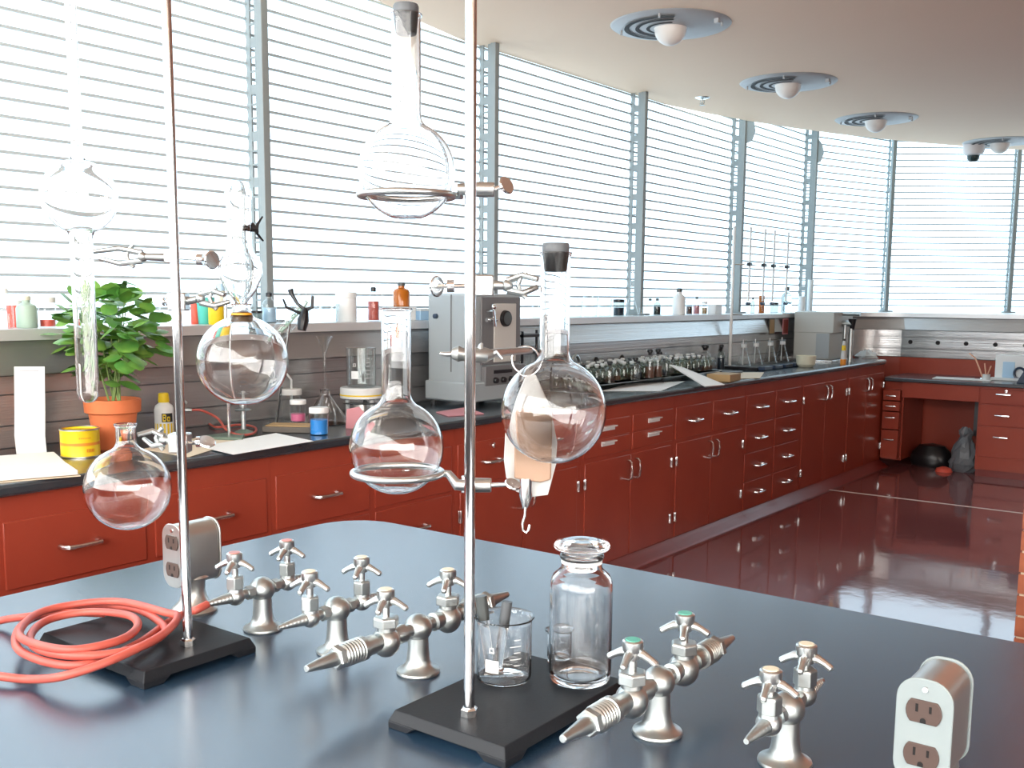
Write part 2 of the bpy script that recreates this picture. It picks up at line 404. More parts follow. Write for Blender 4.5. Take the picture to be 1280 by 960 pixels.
# ================================================================ FAR DESK
YD = 8.8
tag(obj('desk_worktop', G().prism([(-2.72, 8.91), (-2.69, 8.78), (1.2, 8.78), (1.2, 9.49), (-2.72, 9.49)], .735, .765), 'counter_top', bevel=.005),
    'low black stone desk top along the far wall above the knee hole', 'worktop')
t = thing('desk_cabinet', 'narrow red drawer stack beside the knee hole, tight behind the bench end', 'cabinet', group='red drawer stacks of the far desk')
obj('carcass', G().box(-2.712, YD + .08, .06, -2.55, 9.47, .734), 'red_paint', t)
for z0, z1, hz in ((.575, .66, .614), (.485, .565, .526), (.33, .475, .429), (.08, .32, .241)):
    d = obj('drawer', G().box(-2.70, YD + .001, z0, -2.56, YD + .08, z1), 'red_paint', t, bevel=.002)
    obj('handle', G().tube([(-.04, 0, 0), (-.038, -.025, 0), (0, -.032, 0), (.038, -.025, 0), (.04, 0, 0)], .006, 8), 'polished_steel', d, loc=(-2.628, YD + .001, hz))
t = thing('desk_cabinet', 'wide red drawer stack right of the knee hole under the far desk', 'cabinet', group='red drawer stacks of the far desk')
obj('carcass', G().box(-1.945, YD + .015, .06, -1.0, 9.47, .734), 'red_paint', t)
for z0, z1, hz in ((.60, .715, .679), (.425, .59, .51), (.17, .415, .336)):
    d = obj('drawer', G().box(-1.93, YD + .001, z0, -1.5, YD + .015, z1), 'red_paint', t, bevel=.002)
    obj('handle', G().tube([(-.055, 0, 0), (-.05, -.025, 0), (0, -.032, 0), (.05, -.025, 0), (.055, 0, 0)], .007, 8), 'polished_steel', d, loc=(-1.76, YD + .001, hz))
obj('lock', G().lathe([(0, 0), (.012, 0), (.012, .01), (0, .012)], 12, align((-1.745, YD, .703), (0, -1, 0))), 'polished_steel', t)
obj('plinth', G().box(-1.945, YD + .05, 0, -1.0, 9.4, .16), 'red_plinth', t)
obj('knee_hole_apron', G().box(-2.55, YD + .01, .605, -1.945, YD + .03, .734), 'red_paint', t, bevel=.002)
obj('side_panel', G().box(-2.06, 9.2, .28, -1.945, 9.22, .734), 'bag_grey', t)
g = G().lathe([(0, 0), (.08, .0), (.11, .03), (.115, .07), (.108, .12), (.10, .17), (.085, .21), (.07, .25), (.045, .29), (.06, .33), (.03, .36), (0, .35)], 18, Matrix.Diagonal((1, .8, 1, 1)))
random.seed(4); g.v = [(x * random.uniform(.78, 1.12), y * random.uniform(.78, 1.12), z * random.uniform(.93, 1.05)) for x, y, z in g.v]
tag(obj('trash_bag', g, 'bag_light', loc=(-2.07, 9.0, 0), smooth=False),
    'crumpled grey plastic bag standing on the floor in the knee hole', 'bag')
tag(obj('red_cloth', G().lathe([(0, 0), (.07, 0), (.06, .025), (.02, .04), (0, .035)], 12), 'red_jar', loc=(-2.2, 8.9, 0)), 'small red bundle on the floor beside the grey bag', 'cloth')
tag(obj('backpack', G().lathe([(0, 0), (.17, 0), (.19, .05), (.17, .12), (.11, .18), (0, .20)], 18, Matrix.Diagonal((.95, .6, 1, 1))), 'knob_black', loc=(-2.36, 9.12, 0)), 'black soft bag in the dark at the back of the knee hole', 'bag')

# ================================================================ FRONT TABLE
tb = [(1.3, 1.65)] + arc(-1.58, 1.53, .12, PI / 2, PI, 8) + [(-1.70, -.3), (1.3, -.3)]
tag(obj('island_worktop', G().prism(tb, .872, ZT), 'bench_top', bevel=.004), 'large black stone island worktop in the foreground carrying the taps and stands', 'worktop')
tag(obj('island_cabinet', G().box(-1.64, -.25, .0, 1.25, 1.58, .872), 'red_paint'), 'red cabinet body carrying the black island worktop', 'cabinet')

# ---- ring stands
def ring_stand(loc, x0, x1, y0, y1, label, rr, hgt=.915, rings=()):
    t = thing('ring_stand', label, 'laboratory stand', loc)
    g = G(); e = .006
    bz = [(x0 - e, y0 - e), (x1 + e, y0 - e), (x1 + e, y1 + e), (x0 - e, y1 + e)]; tz = [(x0, y0), (x1, y0), (x1, y1), (x0, y1)]
    g.add([(x, y, .0085) for x, y in bz] + [(x, y, .022) for x, y in tz], [(3, 2, 1, 0), (4, 5, 6, 7), (0, 1, 5, 4), (1, 2, 6, 5), (2, 3, 7, 6), (3, 0, 4, 7)])
    for sx, X in ((1, x0 - e), (-1, x1 + e)):
        for sy, Y in ((1, y0 - e), (-1, y1 + e)):
            a, b = .030, .042
            q0 = [(X, Y), (X + sx * b, Y), (X + sx * b, Y + sy * b), (X, Y + sy * b)]; q1 = [(X, Y), (X + sx * a, Y), (X + sx * a, Y + sy * a), (X, Y + sy * a)]
            f = [(3, 2, 1, 0), (4, 5, 6, 7), (0, 1, 5, 4), (1, 2, 6, 5), (2, 3, 7, 6), (3, 0, 4, 7)]
            g.add([(x, y, 0) for x, y in q1] + [(x, y, .009) for x, y in q0], f)
    obj('base_plate', g, 'black_iron', t, smooth=False, bevel=.0012)
    obj('rod', G().lathe([(0, .015), (rr, .015), (rr, hgt), (rr * .6, hgt + .003), (0, hgt + .003)], 28), 'chrome', t)
    obj('collar_nut', G().lathe([(rr + .0035, .021), (rr + .004, .023), (rr + .004, .031), (rr + .002, .033), (rr, .033)], 6), 'polished_steel', t, smooth=False)
    return t
ring_stand((-.728, .886, ZT), -.081, .083, -.040, .212, 'tall chrome ring stand on a black iron base carrying the two ring supports, centre', .0063)
ring_stand((-1.19, .830, ZT), -.21, .04, -.095, .075, 'tall chrome ring stand on a black iron base under the coiled red hose, left', .0064)

# ---- boiling flasks
def flask_prof(R, rn, top, w=.0014, flare=.0022, flat=.3):
    o = []
    a0 = flat
    zb = -R * math.cos(a0)
    o.append((0, zb + .0012)); o.append((R * math.sin(a0) * .7, zb)); 
    a1 = PI - math.asin(min(.99, (rn + .006) / R))
    for i in range(25):
        a = a0 + (a1 - a0) * i / 24; o.append((R * math.sin(a), -R * math.cos(a)))
    zt = -R * math.cos(a1)
    o += [(rn + .0028, zt + .0035), (rn + .0008, zt + .0075), (rn, zt + .013), (rn, top - .006), (rn + flare * .6, top - .003), (rn + flare, top - .001), (rn + flare * .7, top)]
    i_ = []
    for r, z in reversed(o[2:-3]):
        i_.append((max(r - w, 0), z if z > 0 else z))
    Ri = R - w
    inn = [(rn + flare * .2, top), (rn - w, top - .006), (rn - w, zt + .013), (rn + .0008 - w, zt + .0075), (rn + .0028 - w, zt + .0025)]
    for i in range(25):
        a = a1 + (a0 - a1) * i / 24; inn.append((Ri * math.sin(a), -Ri * math.cos(a)))
    inn += [(Ri * math.sin(a0) * .6, zb + w), (0, zb + w + .0012)]
    return o + inn
def flask(px, py, rpx, d, neckpx, toppy, label, name='boiling_flask', **kw):
    c = at(px, py, d); s = d / 1280; R = rpx * s
    top = (py - toppy) * s
    base = c - Vector((0, 0, R * math.cos(.3)))
    o = obj(name, G().lathe([(r, z + R * math.cos(.3)) for r, z in flask_prof(R, neckpx / 2 * s, top, **kw)], 64), 'glass', loc=base, ang=1.2)
    tag(o, label, 'flask'); return o, c, s, top
def stopper(c, s, top, wpx, label, seg=24):
    r = wpx / 2 * s
    g = G().lathe([(0, -.022), (r * .80, -.022), (r * .84, -.020), (r * .97, -.002), (r * .99, .0), (r * 1.0, .008), (r * .93, .0105), (0, .011)], seg)
    tag(obj('rubber_stopper', g, 'grey_rubber', loc=c + Vector((0, 0, top))), label, 'stopper', 'rubber stoppers')
fo, fc, fs, ft = flask(508.5, 214, 60.5, 1.2, 36, 26, 'stoppered round glass flask resting on the upper ring against the bright window')
stopper(fc, fs, ft, 31.5, 'grey rubber stopper in the flask on the upper ring, top of the picture')
flask(496, 559, 59, 1.2, 36.5, 386, 'open long-necked round glass flask resting on the lower ring')
fo, fc, fs, ft = flask(692, 514, 66, 1.22, 37, 318, 'large stoppered round glass flask clamped right of the centre stand')
stopper(fc, fs, ft, 33.5, 'grey rubber stopper in the large clamped flask right of the centre stand')
fo, f4c, f4s, f4t = flask(303.5, 451, 56, 1.43, 22, 380, 'round glass flask hanging below the glass still head, left stand')
fo, f5c, f5s, f5t = flask(160, 610, 52.5, 1.43, 24, 529, 'small open round glass flask clamped low on the left stand')
# printed marks on the low left flask (illegible in the photo: short white strokes)
g = G()
for i in range(6):
    a = -.35 + i * .07
    dirv = (Vector((0, 0, H)) - f5c); dirv.z = 0; dirv.normalize()
    right = Vector((-dirv.y, dirv.x, 0))
    n = (dirv * math.cos(a + .55) + right * math.sin(a + .55)); p = f5c + n * .0575 + Vector((0, 0, .012))
    n2 = (p - f5c).normalized(); g.add([(-.0014, -.0018, 0), (.0014, -.0018, 0), (.0014, .0018, 0), (-.0014, .0018, 0)], [(0, 1, 2, 3)], align(f5c + n2 * .0592, n2))
g.v = [tuple(Vector(v) - fo.location) for v in g.v]
obj('printed_mark', g, 'marking_white', fo, smooth=False)
# glass bulb with closed lower tube, hanging high on the left
d = 1.43; s = d / 1280; c = at(99, 246, d)
prof = []
zb = -(505 - 246) * s; w = .0013
R = 46 * s; rl = 13.6 * s; ru = 6.6 * s
def capsule(Rb, rlow, rup, w):
    o = [(rlow * math.sin(t), zb + rlow - rlow * math.cos(t)) for t in [PI / 2 * i / 7 for i in range(8)]]
    a0 = math.asin((rlow + .003) / Rb); a1 = PI - math.asin((rup + .004) / Rb)
    o += [(rlow, -Rb * math.cos(a0) - .014), (rlow + .0008, -Rb * math.cos(a0) - .006)]
    o += [(Rb * math.sin(a0 + (a1 - a0) * i / 20), -Rb * math.cos(a0 + (a1 - a0) * i / 20)) for i in range(21)]
    o += [(rup + .001, -Rb * math.cos(a1) + .006), (rup, -Rb * math.cos(a1) + .014), (rup, .32)]
    return o
oo = capsule(R, rl, ru, w); ii = [(max(r - w, 0), z + (w if i == 0 else 0)) for i, (r, z) in enumerate(oo)]
tag(obj('glass_bulb_tube', G().lathe(oo + ii[::-1], 48), 'glass', loc=c, ang=1.2), 'tall clear glass tube with a round bulb and closed lower end, far left', 'glass tube')
# glass still head over flask 4
t = thing('still_head', 'clear glass still head with domed top above the round flask, left stand', 'glassware', f4c + Vector((0, 0, f4t - .012)))
def shell(p, w=.0012): return p + [(max(r - w, 0), z) for r, z in reversed(p)]
zz = lambda py: (451 - py) * f4s - (f4t - .012)
p = [(.0085, zz(388)), (.0085, zz(378)), (.014, zz(372)), (.022, zz(362)), (.030, zz(345)), (.029, zz(330)), (.020, zz(318)), (.0165, zz(310)), (.0165, zz(255)), (.0185, zz(248))] + [(.0185 * math.cos(a), zz(248) + .019 * math.sin(a)) for a in [PI / 2 * i / 7 for i in range(1, 8)]] + [(0, zz(248) + .019)]
obj('jacket', G().lathe(shell(p), 40), 'glass', t, ang=1.2)
obj('inner_tube', G().tube([(.004, 0, zz(392)), (.004, 0, zz(300)), (.005, 0, zz(262)), (.000, 0, zz(250))], .0035, 12), 'thin_glass', t)
obj('joint_seal', G().lathe([(.0128, zz(403)), (.0148, zz(402)), (.0152, zz(397)), (.0148, zz(392)), (.0128, zz(391))], 24), 'orange_clip', t)
# black joint clip with wings on the still head
lr = (RM.col[0].copy()); lr.z = 0; lr.normalize()
cdir = Vector((lr.y, -lr.x, 0))     # towards the camera
if cdir.dot(Vector((0, 0, H)) - f4c) < 0: cdir = -cdir
p0 = at(304, 285, d - .012); p1 = at(320, 287, d - .015)
g = G().cyl(p0, at(311, 285.5, d - .012), .004, n=10); g.tube([at(308, 286, d - .012), at(316, 284, d - .012), p1], [.0035, .0065, .003], 10)
g.tube([at(328, 271, d), at(322, 280, d - .01), p1, at(322, 293, d - .01), at(329, 301, d)], [.0012, .002, .0035, .002, .0012], 8)
tag(obj('joint_clip', g, 'black_rubber'), 'small black winged clip on the glass still head, left stand', 'clip')

# ---- clamps and rings
def P3(px, py, d): return at(px, py, d)
def thumb(g2, a, b, rdisc, nrm=None, t=.0035):
    g2.cyl(a, b, .0026, n=10)
    nrm = nrm or (b - a); M = align(b, nrm)
    g2.lathe([(0, -t / 2), (rdisc * .9, -t / 2), (rdisc, 0), (rdisc * .9, t / 2), (0, t / 2)], 20, M)
def ring_clamp(cpx, cpy, rad, rodpx, rodpy, d, label, tip, discr, discn):
    c = at(cpx, cpy, d); t = thing('ring_clamp', label, 'ring support', c)
    L = lambda p: p - c
    obj('ring', G().tube([(rad * math.cos(2 * PI * k / 48), rad * math.sin(2 * PI * k / 48), 0) for k in range(48)], .0040, 12, closed=True), 'bright_zinc', t)
    rod = at(rodpx, rodpy, d); v = (rod - c); v.z = 0; v.normalize()
    front_ = cdir * .012
    rodb = rod + front_
    obj('arm', G().tube([v * (rad - .001), v * (rad + .008) + (L(rodb) - L(rod)) * .3, L(rodb) - v * .018, L(rodb)], [.0038, .0048, .0068, .0075], 12), 'bright_zinc', t)
    g = G(); g.cyl(L(rodb) - v * .006, L(rodb) + v * .022, .0088, .0082); g.cyl(L(rod) - Vector((0, 0, .010)) - v * .010 + front_ * .6, L(rod) + Vector((0, 0, .010)) - v * .010 + front_ * .6, .0034, n=10)
    obj('boss_head', g, 'bright_zinc', t, bevel=.001)
    g = G(); a = L(rodb) + v * .020; b = L(at(*tip, d)) ; b = Vector((b.x, b.y, b.z)) + front_
    thumb(g, a, b, discr, discn); obj('thumb_screw', g, 'polished_steel', t)
    return t
ring_clamp(508.5, 244.5, .0550, 595, 238, 1.2, 'upper ring support holding the stoppered flask, centre stand', (633, 233), .011, lr * .9 + cdir * .9 + Vector((0, 0, .5)))
ring_clamp(497, 591, .0520, 591, 604, 1.2, 'lower ring support holding the open long-necked flask, centre stand', (641, 603), .010, Vector((0, 0, 1)) * .8 + cdir * .4 + lr * .3)
# three-finger clamp for the large flask
def clamp(label, d, boss, arm, jaws, screw, nrm, discr=.012, bosshw=.0125, block='bright_zinc'):
    b = at(*boss, d); t = thing('utility_clamp', label, 'clamp', b); L = lambda p: p - b
    v = (at(*jaws, d) - b); v.normalize()
    hx = bosshw; M = Matrix.Translation(cdir * .002) @ Matrix(((lr.x, cdir.x, 0, 0), (lr.y, cdir.y, 0, 0), (0, 0, 1, 0), (0, 0, 0, 1)))
    obj('boss_head', G().box(-hx, -.011, -hx, hx, .013, hx, M), block, t, bevel=.002)
    a0 = v * hx; a1 = L(at(*arm, d)); j = L(at(*jaws, d))
    g = G(); g.tube([a0 * .9, a1], [.0058, .0048], 12); g.ball(a1, .0072)
    for sgn in (1, -1):
        off = Vector((0, 0, .0055 * sgn))
        g.tube([a1 + off, a1 + (j - a1) * .5 + off * 1.9, j + off * .8 + cdir * .012 * sgn], [.0045, .004, .0032], 10)
    obj('jaw', g, 'satin_nickel', t)
    g = G(); m_ = a1 + (j - a1) * .35
    for sgn in (1, -1): g.tube([m_, m_ + Vector((0, 0, .010 * sgn)) + lr * .004, m_ + Vector((0, 0, .015 * sgn)) + lr * .010], [.003, .0026, .0032], 8)
    obj('wing_nut', g, 'satin_nickel', t)
    g = G(); thumb(g, -v * hx * .8, L(at(*screw, d)), discr, nrm); g.cyl(L(at(*screw, d)) * .62, L(at(*screw, d)) * .78, .0075, n=14)
    obj('thumb_screw', g, 'polished_steel', t)
    return t
clamp('upper utility clamp gripping the neck of the large flask, centre stand', 1.205, (604, 357), (634, 357), (672, 354), (546, 358), lr * .8 + cdir * .6, .0125)
clamp('high utility clamp gripping the closed glass tube, left stand', 1.43, (216, 322), (178, 321), (121, 319), (265, 325), lr + cdir * .7, .013, .008)
clamp('middle utility clamp gripping the glass still head, left stand', 1.43, (224, 377), (250, 373), (284, 373), (205, 377), lr, .006, .0125)
clamp('low utility clamp gripping the small round flask, left stand', 1.42, (226, 553), (205, 550), (176, 546), (258, 552), lr * .35 + cdir * .5 + Vector((0, 0, 1)), .013, .0135, 'aluminium')
# arm clamp that carries the spring balance
b = at(593, 443, 1.19); dd = 1.31
t = thing('clamp_holder', 'barrel shaped clamp holder with a long arm carrying the spring balance, centre stand', 'clamp', b); L = lambda p: p - b
g = G().tube([L(at(565, 442, 1.185)), L(at(573, 442, 1.185)), L(at(578, 443, 1.185)), L(at(606, 444, 1.195)), L(at(614, 443, 1.20))], [.006, .0095, .0075, .0095, .006], 16)
obj('barrel', g, 'satin_nickel', t)
obj('lever', G().tube([L(at(550, 442, 1.18)), L(at(558, 443, 1.18)), L(at(570, 442, 1.185))], [.0022, .003, .0035], 10), 'bright_zinc', t)
obj('arm', G().tube([L(at(606, 443, 1.2)), L(at(630, 440, 1.24)), L(at(663, 438, dd))], [.0055, .005, .0042], 12), 'satin_nickel', t)
g = G(); g.tube([L(at(606, 447, 1.195)), L(at(620, 440, 1.2)), L(at(628, 449, 1.2))], [.003, .0035, .002], 8); g.tube([L(at(600, 440, 1.19)), L(at(601, 432, 1.19)), L(at(603, 429, 1.19))], [.004, .003, .0015], 8)
obj('wing_nut', g, 'satin_nickel', t)
# spring balance
o0 = at(660, 540, dd); t = thing('spring_balance', 'white spring balance with tan body and steel hook hanging behind the large flask', 'spring balance', o0)
sc = dd / 1280; L = lambda p: p - o0
MB = Matrix(((lr.x, 0, cdir.x, 0), (lr.y, 0, cdir.y, 0), (0, 1, 0, 0), (0, 0, 0, 1)))
pp = [(655, 466), (668, 466), (688, 510), (697, 555), (696, 580), (686, 620), (664, 623), (646, 616), (633, 598), (630, 575), (632, 535), (644, 495)]
obj('back_plate', G().prism([((x - 660) * sc, (540 - y) * sc) for x, y in pp][::-1], -.004, 0, MB), 'white_enamel', t, bevel=.001)
obj('body', G().prism([((x - 660) * sc, (540 - y) * sc) for x, y in [(643, 512), (680, 508), (690, 520), (689, 598), (676, 602), (643, 597)]][::-1], 0, .014, MB), 'tan_pad', t, bevel=.002)
g = G().tube([(0, 0, (540 - 597) * sc), (0, 0, (540 - 620) * sc), (-.001, 0, (540 - 636) * sc)], [.0092, .0085, .003], 14); g.v = [(x - .002 * lr.x + cdir.x * .007, y + cdir.y * .007 - .002 * lr.y, z) for x, y, z in g.v]
obj('hook_socket', g, 'polished_steel', t)
q = [L(at(x, y, dd - .007)) for x, y in [(657, 634), (656, 645), (653, 655), (654, 663), (658, 666), (661, 662), (662, 656)]]
obj('hook', G().tube(q, .0016, 8), 'polished_steel', t)
rc = L(at(657, 450, dd)); obj('hanging_ring', G().tube([rc + lr * (.0175 * math.cos(a)) + Vector((0, 0, .0175 * math.sin(a))) for a in [2 * PI * k / 28 for k in range(28)]], .0013, 8, closed=True), 'polished_steel', t)

# ---- taps
def cross_handle(g, z, rot, r=.028):
    g.lathe([(.0045, z - .007), (.0085, z - .005), (.0100, z + .003), (.0095, z + .007)], 18)
    for k in range(4):
        a = rot + k * PI / 2; c_, s_ = math.cos(a), math.sin(a)
        g.tube([(c_ * .004, s_ * .004, z + .003), (c_ * .013, s_ * .013, z + .0015), (c_ * .021, s_ * .021, z - .0025), (c_ * r, s_ * r, z - .0070), (c_ * (r + .002), s_ * (r + .002), z - .0080)], [.0056, .0050, .0040, .0040, .0022], 10)
def tap(loc, label, size, cap, rz=0, rots=(.5, .9), hexrot=.3, HZ=.049):
    t = thing('service_tap', label, 'laboratory tap', loc, rz)
    Z = .063; big = size == 'big'
    prof = [(0, 0), (.0290, 0), (.0300, .002), (.0292, .0045), (.0225, .0075), (.0180, .0125), (.0158, .020), (.0146, .032), (.0140, Z - .013)] + [(.0192 * math.sin(a), Z - .0192 * math.cos(a)) for a in [.8 + (PI - .8) * i / 12 for i in range(13)]]
    obj('pillar', G().lathe(prof, 32), 'satin_nickel', t)
    for s_, rot in ((-1, rots[0]), (1, rots[1])):
        A = lambda y, z=0: (0, s_ * y, Z + z)
        yb = .062 if big else .050
        g = G()
        if big:
            g.tube([A(.014), A(.028), A(.030), A(.034), A(.05)], [.009, .009, .013, .013, .010], 12)
            g.ball(A(yb, -.003), .0190, 24, 14, 1.08)
            g.tube([A(yb), A(yb, .016), A(yb, .022)], [.012, .0125, .012], 20)
            g.tube([A(.075), A(.088)], [.0115, .0105], 20)
        else:
            g.tube([A(.014), A(.03), A(yb)], [.009, .0075, .0085], 16)
            g.ball(A(yb), .0138, 20, 12); g.tube([A(yb, .004), A(yb, .014)], [.0118, .0105], 16); g.tube([A(.020), A(.030)], [.0105, .0105], 6)
        body = obj('valve_body', g, 'satin_nickel', t)
        g = G(); zb0, zb1, rh = (.018, .032, .0175) if big else (.012, .032, .0135)
        g.lathe([(0, zb0), (rh, zb0), (rh, zb1 - .002), (rh * .86, zb1), (0, zb1)], 6, Matrix.Translation((0, s_ * yb, Z)) @ Matrix.Rotation(hexrot, 4, 'Z'))
        obj('bonnet_nut', g, 'satin_nickel', t, smooth=False, bevel=.0012)
        hz = .050 if big else HZ
        h = G(); h.cyl((0, 0, zb1 - .002), (0, 0, hz), .0048, n=14); cross_handle(h, hz + .001, rot)
        hh = obj('handle', h, 'bright_zinc', t, loc=(0, s_ * yb, Z))
        obj('handle_cap', G().lathe([(0, hz + .006), (.0108, hz + .005), (.0118, hz + .007), (.0118, hz + .0165), (.0100, hz + .018), (0, hz + .018)], 24), 'bright_zinc', hh)
        obj('index_button', G().lathe([(0, hz + .0178), (.0088, hz + .0178), (.0082, hz + .0188), (0, hz + .0190)], 20), cap, hh)
        g = G()
        if big:
            g.tube([A(.086), A(.104)], [.0128, .0128], 20)
            g.tube([A(.104), A(.1045), A(.112), A(.113), A(.140), A(.143)], [.014, .0160, .0160, .0145, .0145, .012], 24)
            for k in range(5): y0 = .115 + k * .005; g.tube([A(y0), A(y0 + .0015), A(y0 + .003)], [.0145, .0158, .0145], 20)
            g.tube([A(.142), A(.144), A(.152), A(.154)], [.0135, .0155, .0155, .013], 6)
            g.tube([A(.153), A(.160), A(.199), A(.200)], [.010, .0095, .0045, .0035], 18)
        else:
            pts = [A(.056)]; rr = [.0085]
            for k in range(7):
                y0 = .060 + k * .0062; r0 = .0088 - k * .0007; pts += [A(y0), A(y0 + .005), A(y0 + .0055)]; rr += [r0, r0 - .0009, r0 - .0013]
            g.tube(pts + [A(.107)], rr + [.003], 16)
        obj('nozzle', g, 'satin_nickel', t)
    return t
tap((-1.219, .985, ZT), 'small red-capped double tap with the red hose on its nozzle, beside the left outlet', 'small', 'red_cap', rots=(.5, .4))
tap((-1.055, .985, ZT), 'small double gas tap with ribbed nozzles, second pillar from the left outlet', 'small', 'cream_cap', rots=(.35, .45))
tap((-.909, .997, ZT), 'large double tap with threaded nozzle just left of the centre stand', 'big', 'cream_cap', rots=(.4, .5), hexrot=0)
tap((-.555, 1.025, ZT), 'large green-capped double tap between the glass bottle and the right tap', 'big', 'green_cap', rots=(.15, .4), hexrot=0)
tap((-.405, 1.043, ZT), 'small cream-capped double tap nearest the right outlet', 'small', 'cream_cap', rots=(.15, .15), HZ=.042)

# ---- table outlets
def outlet(loc, rz, label, depth_, W=.062, Hh=.098, zc=.125, mt='aluminium', hood=False):
    t = thing('outlet_pedestal', label, 'electrical outlet', loc, rz)
    obj('pedestal', G().lathe([(0, 0), (.036, 0), (.037, .004), (.033, .008), (.023, .018), (.018, .034), (.019, .05), (.024, .062), (.026, zc - Hh / 2 + .01), (0, zc - Hh / 2 + .01)], 28), mt, t)
    M = Matrix(((1, 0, 0, 0), (0, 0, 1, 0), (0, 1, 0, zc), (0, 0, 0, 1)))   # prism z -> world y
    r = .022
    obj('box', G().prism(rrect(-W / 2, -Hh / 2, W / 2, Hh / 2, r, 6), -depth_ / 2, depth_ / 2, M), mt, t, bevel=.003)
    for s_ in (-1, 1):
        y = s_ * depth_ / 2
        pl = obj('cover_plate', G().prism(rrect(-W / 2 - .0015, -Hh / 2 - .0015, W / 2 + .0015, Hh / 2 + .0015, r, 6), *((y - .003, y) if s_ < 0 else (y, y + .003)), M), 'plate_grey' if hood else mt, t, bevel=.001)
        for zz_ in (-.022, .022):
            sp = arc(0, 0, .0168, -.75, .75, 6) + arc(0, 0, .0168, PI - .75, PI + .75, 6)
            yy = (y - .0048, y - .0025) if s_ < 0 else (y + .0025, y + .0048)
            so = obj('socket', G().prism(sp, *yy, M @ Matrix.Translation((0, zz_, 0))), 'brown_socket', pl, bevel=.0006)
        y2 = y - .0052 if s_ < 0 else y + .0052
        for zz_ in (-.022, .022):
            g = G()
            for xx, hh2 in ((-.0063, .004), (.0063, .0034)): g.box(xx - .0012, min(y, y2), zc + zz_ + .0035 - hh2, xx + .0012, max(y, y2), zc + zz_ + .0035 + hh2)
            g.prism([(x_, z_ + zz_) for x_, z_ in arc(0, -.0085, .0027, 0, PI, 6)] + [(-.0027, -.011 + zz_), (.0027, -.011 + zz_)], min(y, y2), max(y, y2), M)
            obj('slot', g, 'slot_black', pl, smooth=False)
        obj('screw', G().lathe([(0, 0), (.0035, 0), (.0028, .0012), (0, .0014)], 14, align((0, y + s_ * .003, zc + Hh / 2 - .009), (0, s_, 0))), 'polished_steel', pl)
    return t
outlet((-1.378, .975, ZT), 0.0, 'metal pedestal outlet box at the left end of the tap row, behind the red hose', .068, zc=.098, Hh=.100, W=.05)
outlet((-.249, 1.03, ZT), 0.0, 'pedestal outlet box with white face plate in the bottom right corner', 0.072, zc=.095, Hh=.106, W=.050, hood=True)

# ---- red hose coil
def hose(points, r, name, label, m='hose_red'):
    pts = [Vector(p) for p in points]; out = []
    n = len(pts)
    for i in range(n - 1):
        p0, p1, p2, p3 = pts[max(i - 1, 0)], pts[i], pts[i + 1], pts[min(i + 2, n - 1)]
        for k in range(8):
            t_ = k / 8
            out.append(.5 * ((2 * p1) + (p2 - p0) * t_ + (2 * p0 - 5 * p1 + 4 * p2 - p3) * t_ ** 2 + (3 * p1 - p0 - 3 * p2 + p3) * t_ ** 3))
    out.append(pts[-1])
    return obj(name, G().tube(out, r, 14), m, label=label, cat='hose')
hz1 = .937; hp = []
def HP(x, y, z): hp.append(onz(x, y, z))
hp.append(Vector((-1.219, .885, .973))); hp.append(Vector((-1.221, .865, .968)))
HP(245, 762, .955)
for x, y, z in [(215, 775, .946), (170, 806, .945), (110, 830, .943), (60, 828, .938), (22, 810, .938), (26, 783, .938), (60, 766, .938), (110, 757, .940), (165, 760, .947), (198, 776, .950),
                (205, 792, .950), (165, 812, .953), (100, 820, .953), (50, 812, .947), (38, 795, .945), (60, 775, .947), (110, 765, .950), (160, 769, .955), (172, 783, .957), (150, 800, .960), (95, 812, .960), (48, 806, .955), (24, 792, .952), (45, 768, .950),
                (90, 756, .950), (150, 752, .955), (205, 765, .960), (222, 772, .960), (200, 795, .956), (140, 825, .950), (80, 845, .936), (40, 849, .921), (5, 846, .921), (-40, 838, .921), (-80, 815, .921), (-50, 790, .921), (0, 776, .921), (32, 771, .938), (80, 766, .940), (130, 767, .944)]:
    HP(x, y, z)
hose(hp, .0057, 'rubber_hose', 'long coral red rubber hose coiled over the base of the left stand')

# ---- reagent bottle and beakers on the stand base
zb_ = ZT + .0225
p = [(0, .004), (.025, .002), (.034, 0), (.0375, .002), (.0395, .007), (.040, .014), (.040, .115), (.0392, .124), (.036, .131), (.030, .136), (.0262, .140), (.0252, .146), (.0252, .150), (.0275, .152), (.0285, .1545), (.0275, .157), (.024, .158)]
pi_ = [(.0215, .157), (.022, .146), (.0235, .138), (.028, .133), (.034, .128), (.0368, .121), (.0375, .113), (.0375, .016), (.036, .009), (.030, .006), (0, .008)]
bt = thing('reagent_bottle', 'clear wide-mouth glass bottle with frosted glass stopper on the centre stand base', 'bottle', (-.689, 1.062, zb_))
BZ = 1.055
obj('bottle_body', G().lathe([(r, z * BZ) for r, z in p + pi_], 56), 'glass', bt, ang=1.2)
obj('neck_frost', G().lathe([(.0254, .1545), (.0262, .1545), (.0262, .1605), (.0280, .1620), (.0270, .1622), (.0254, .1605)], 40), 'frosted', bt)
obj('glass_stopper', G().lathe([(r, z * BZ) for r, z in [(0, .1375), (.019, .1375), (.0200, .139), (.0200, .157), (.021, .1595), (.026, .160), (.034, .1635), (.036, .167), (.034, .1705), (.022, .1735), (.010, .1725), (0, .172)]], 48), 'glass', bt, ang=1.0)
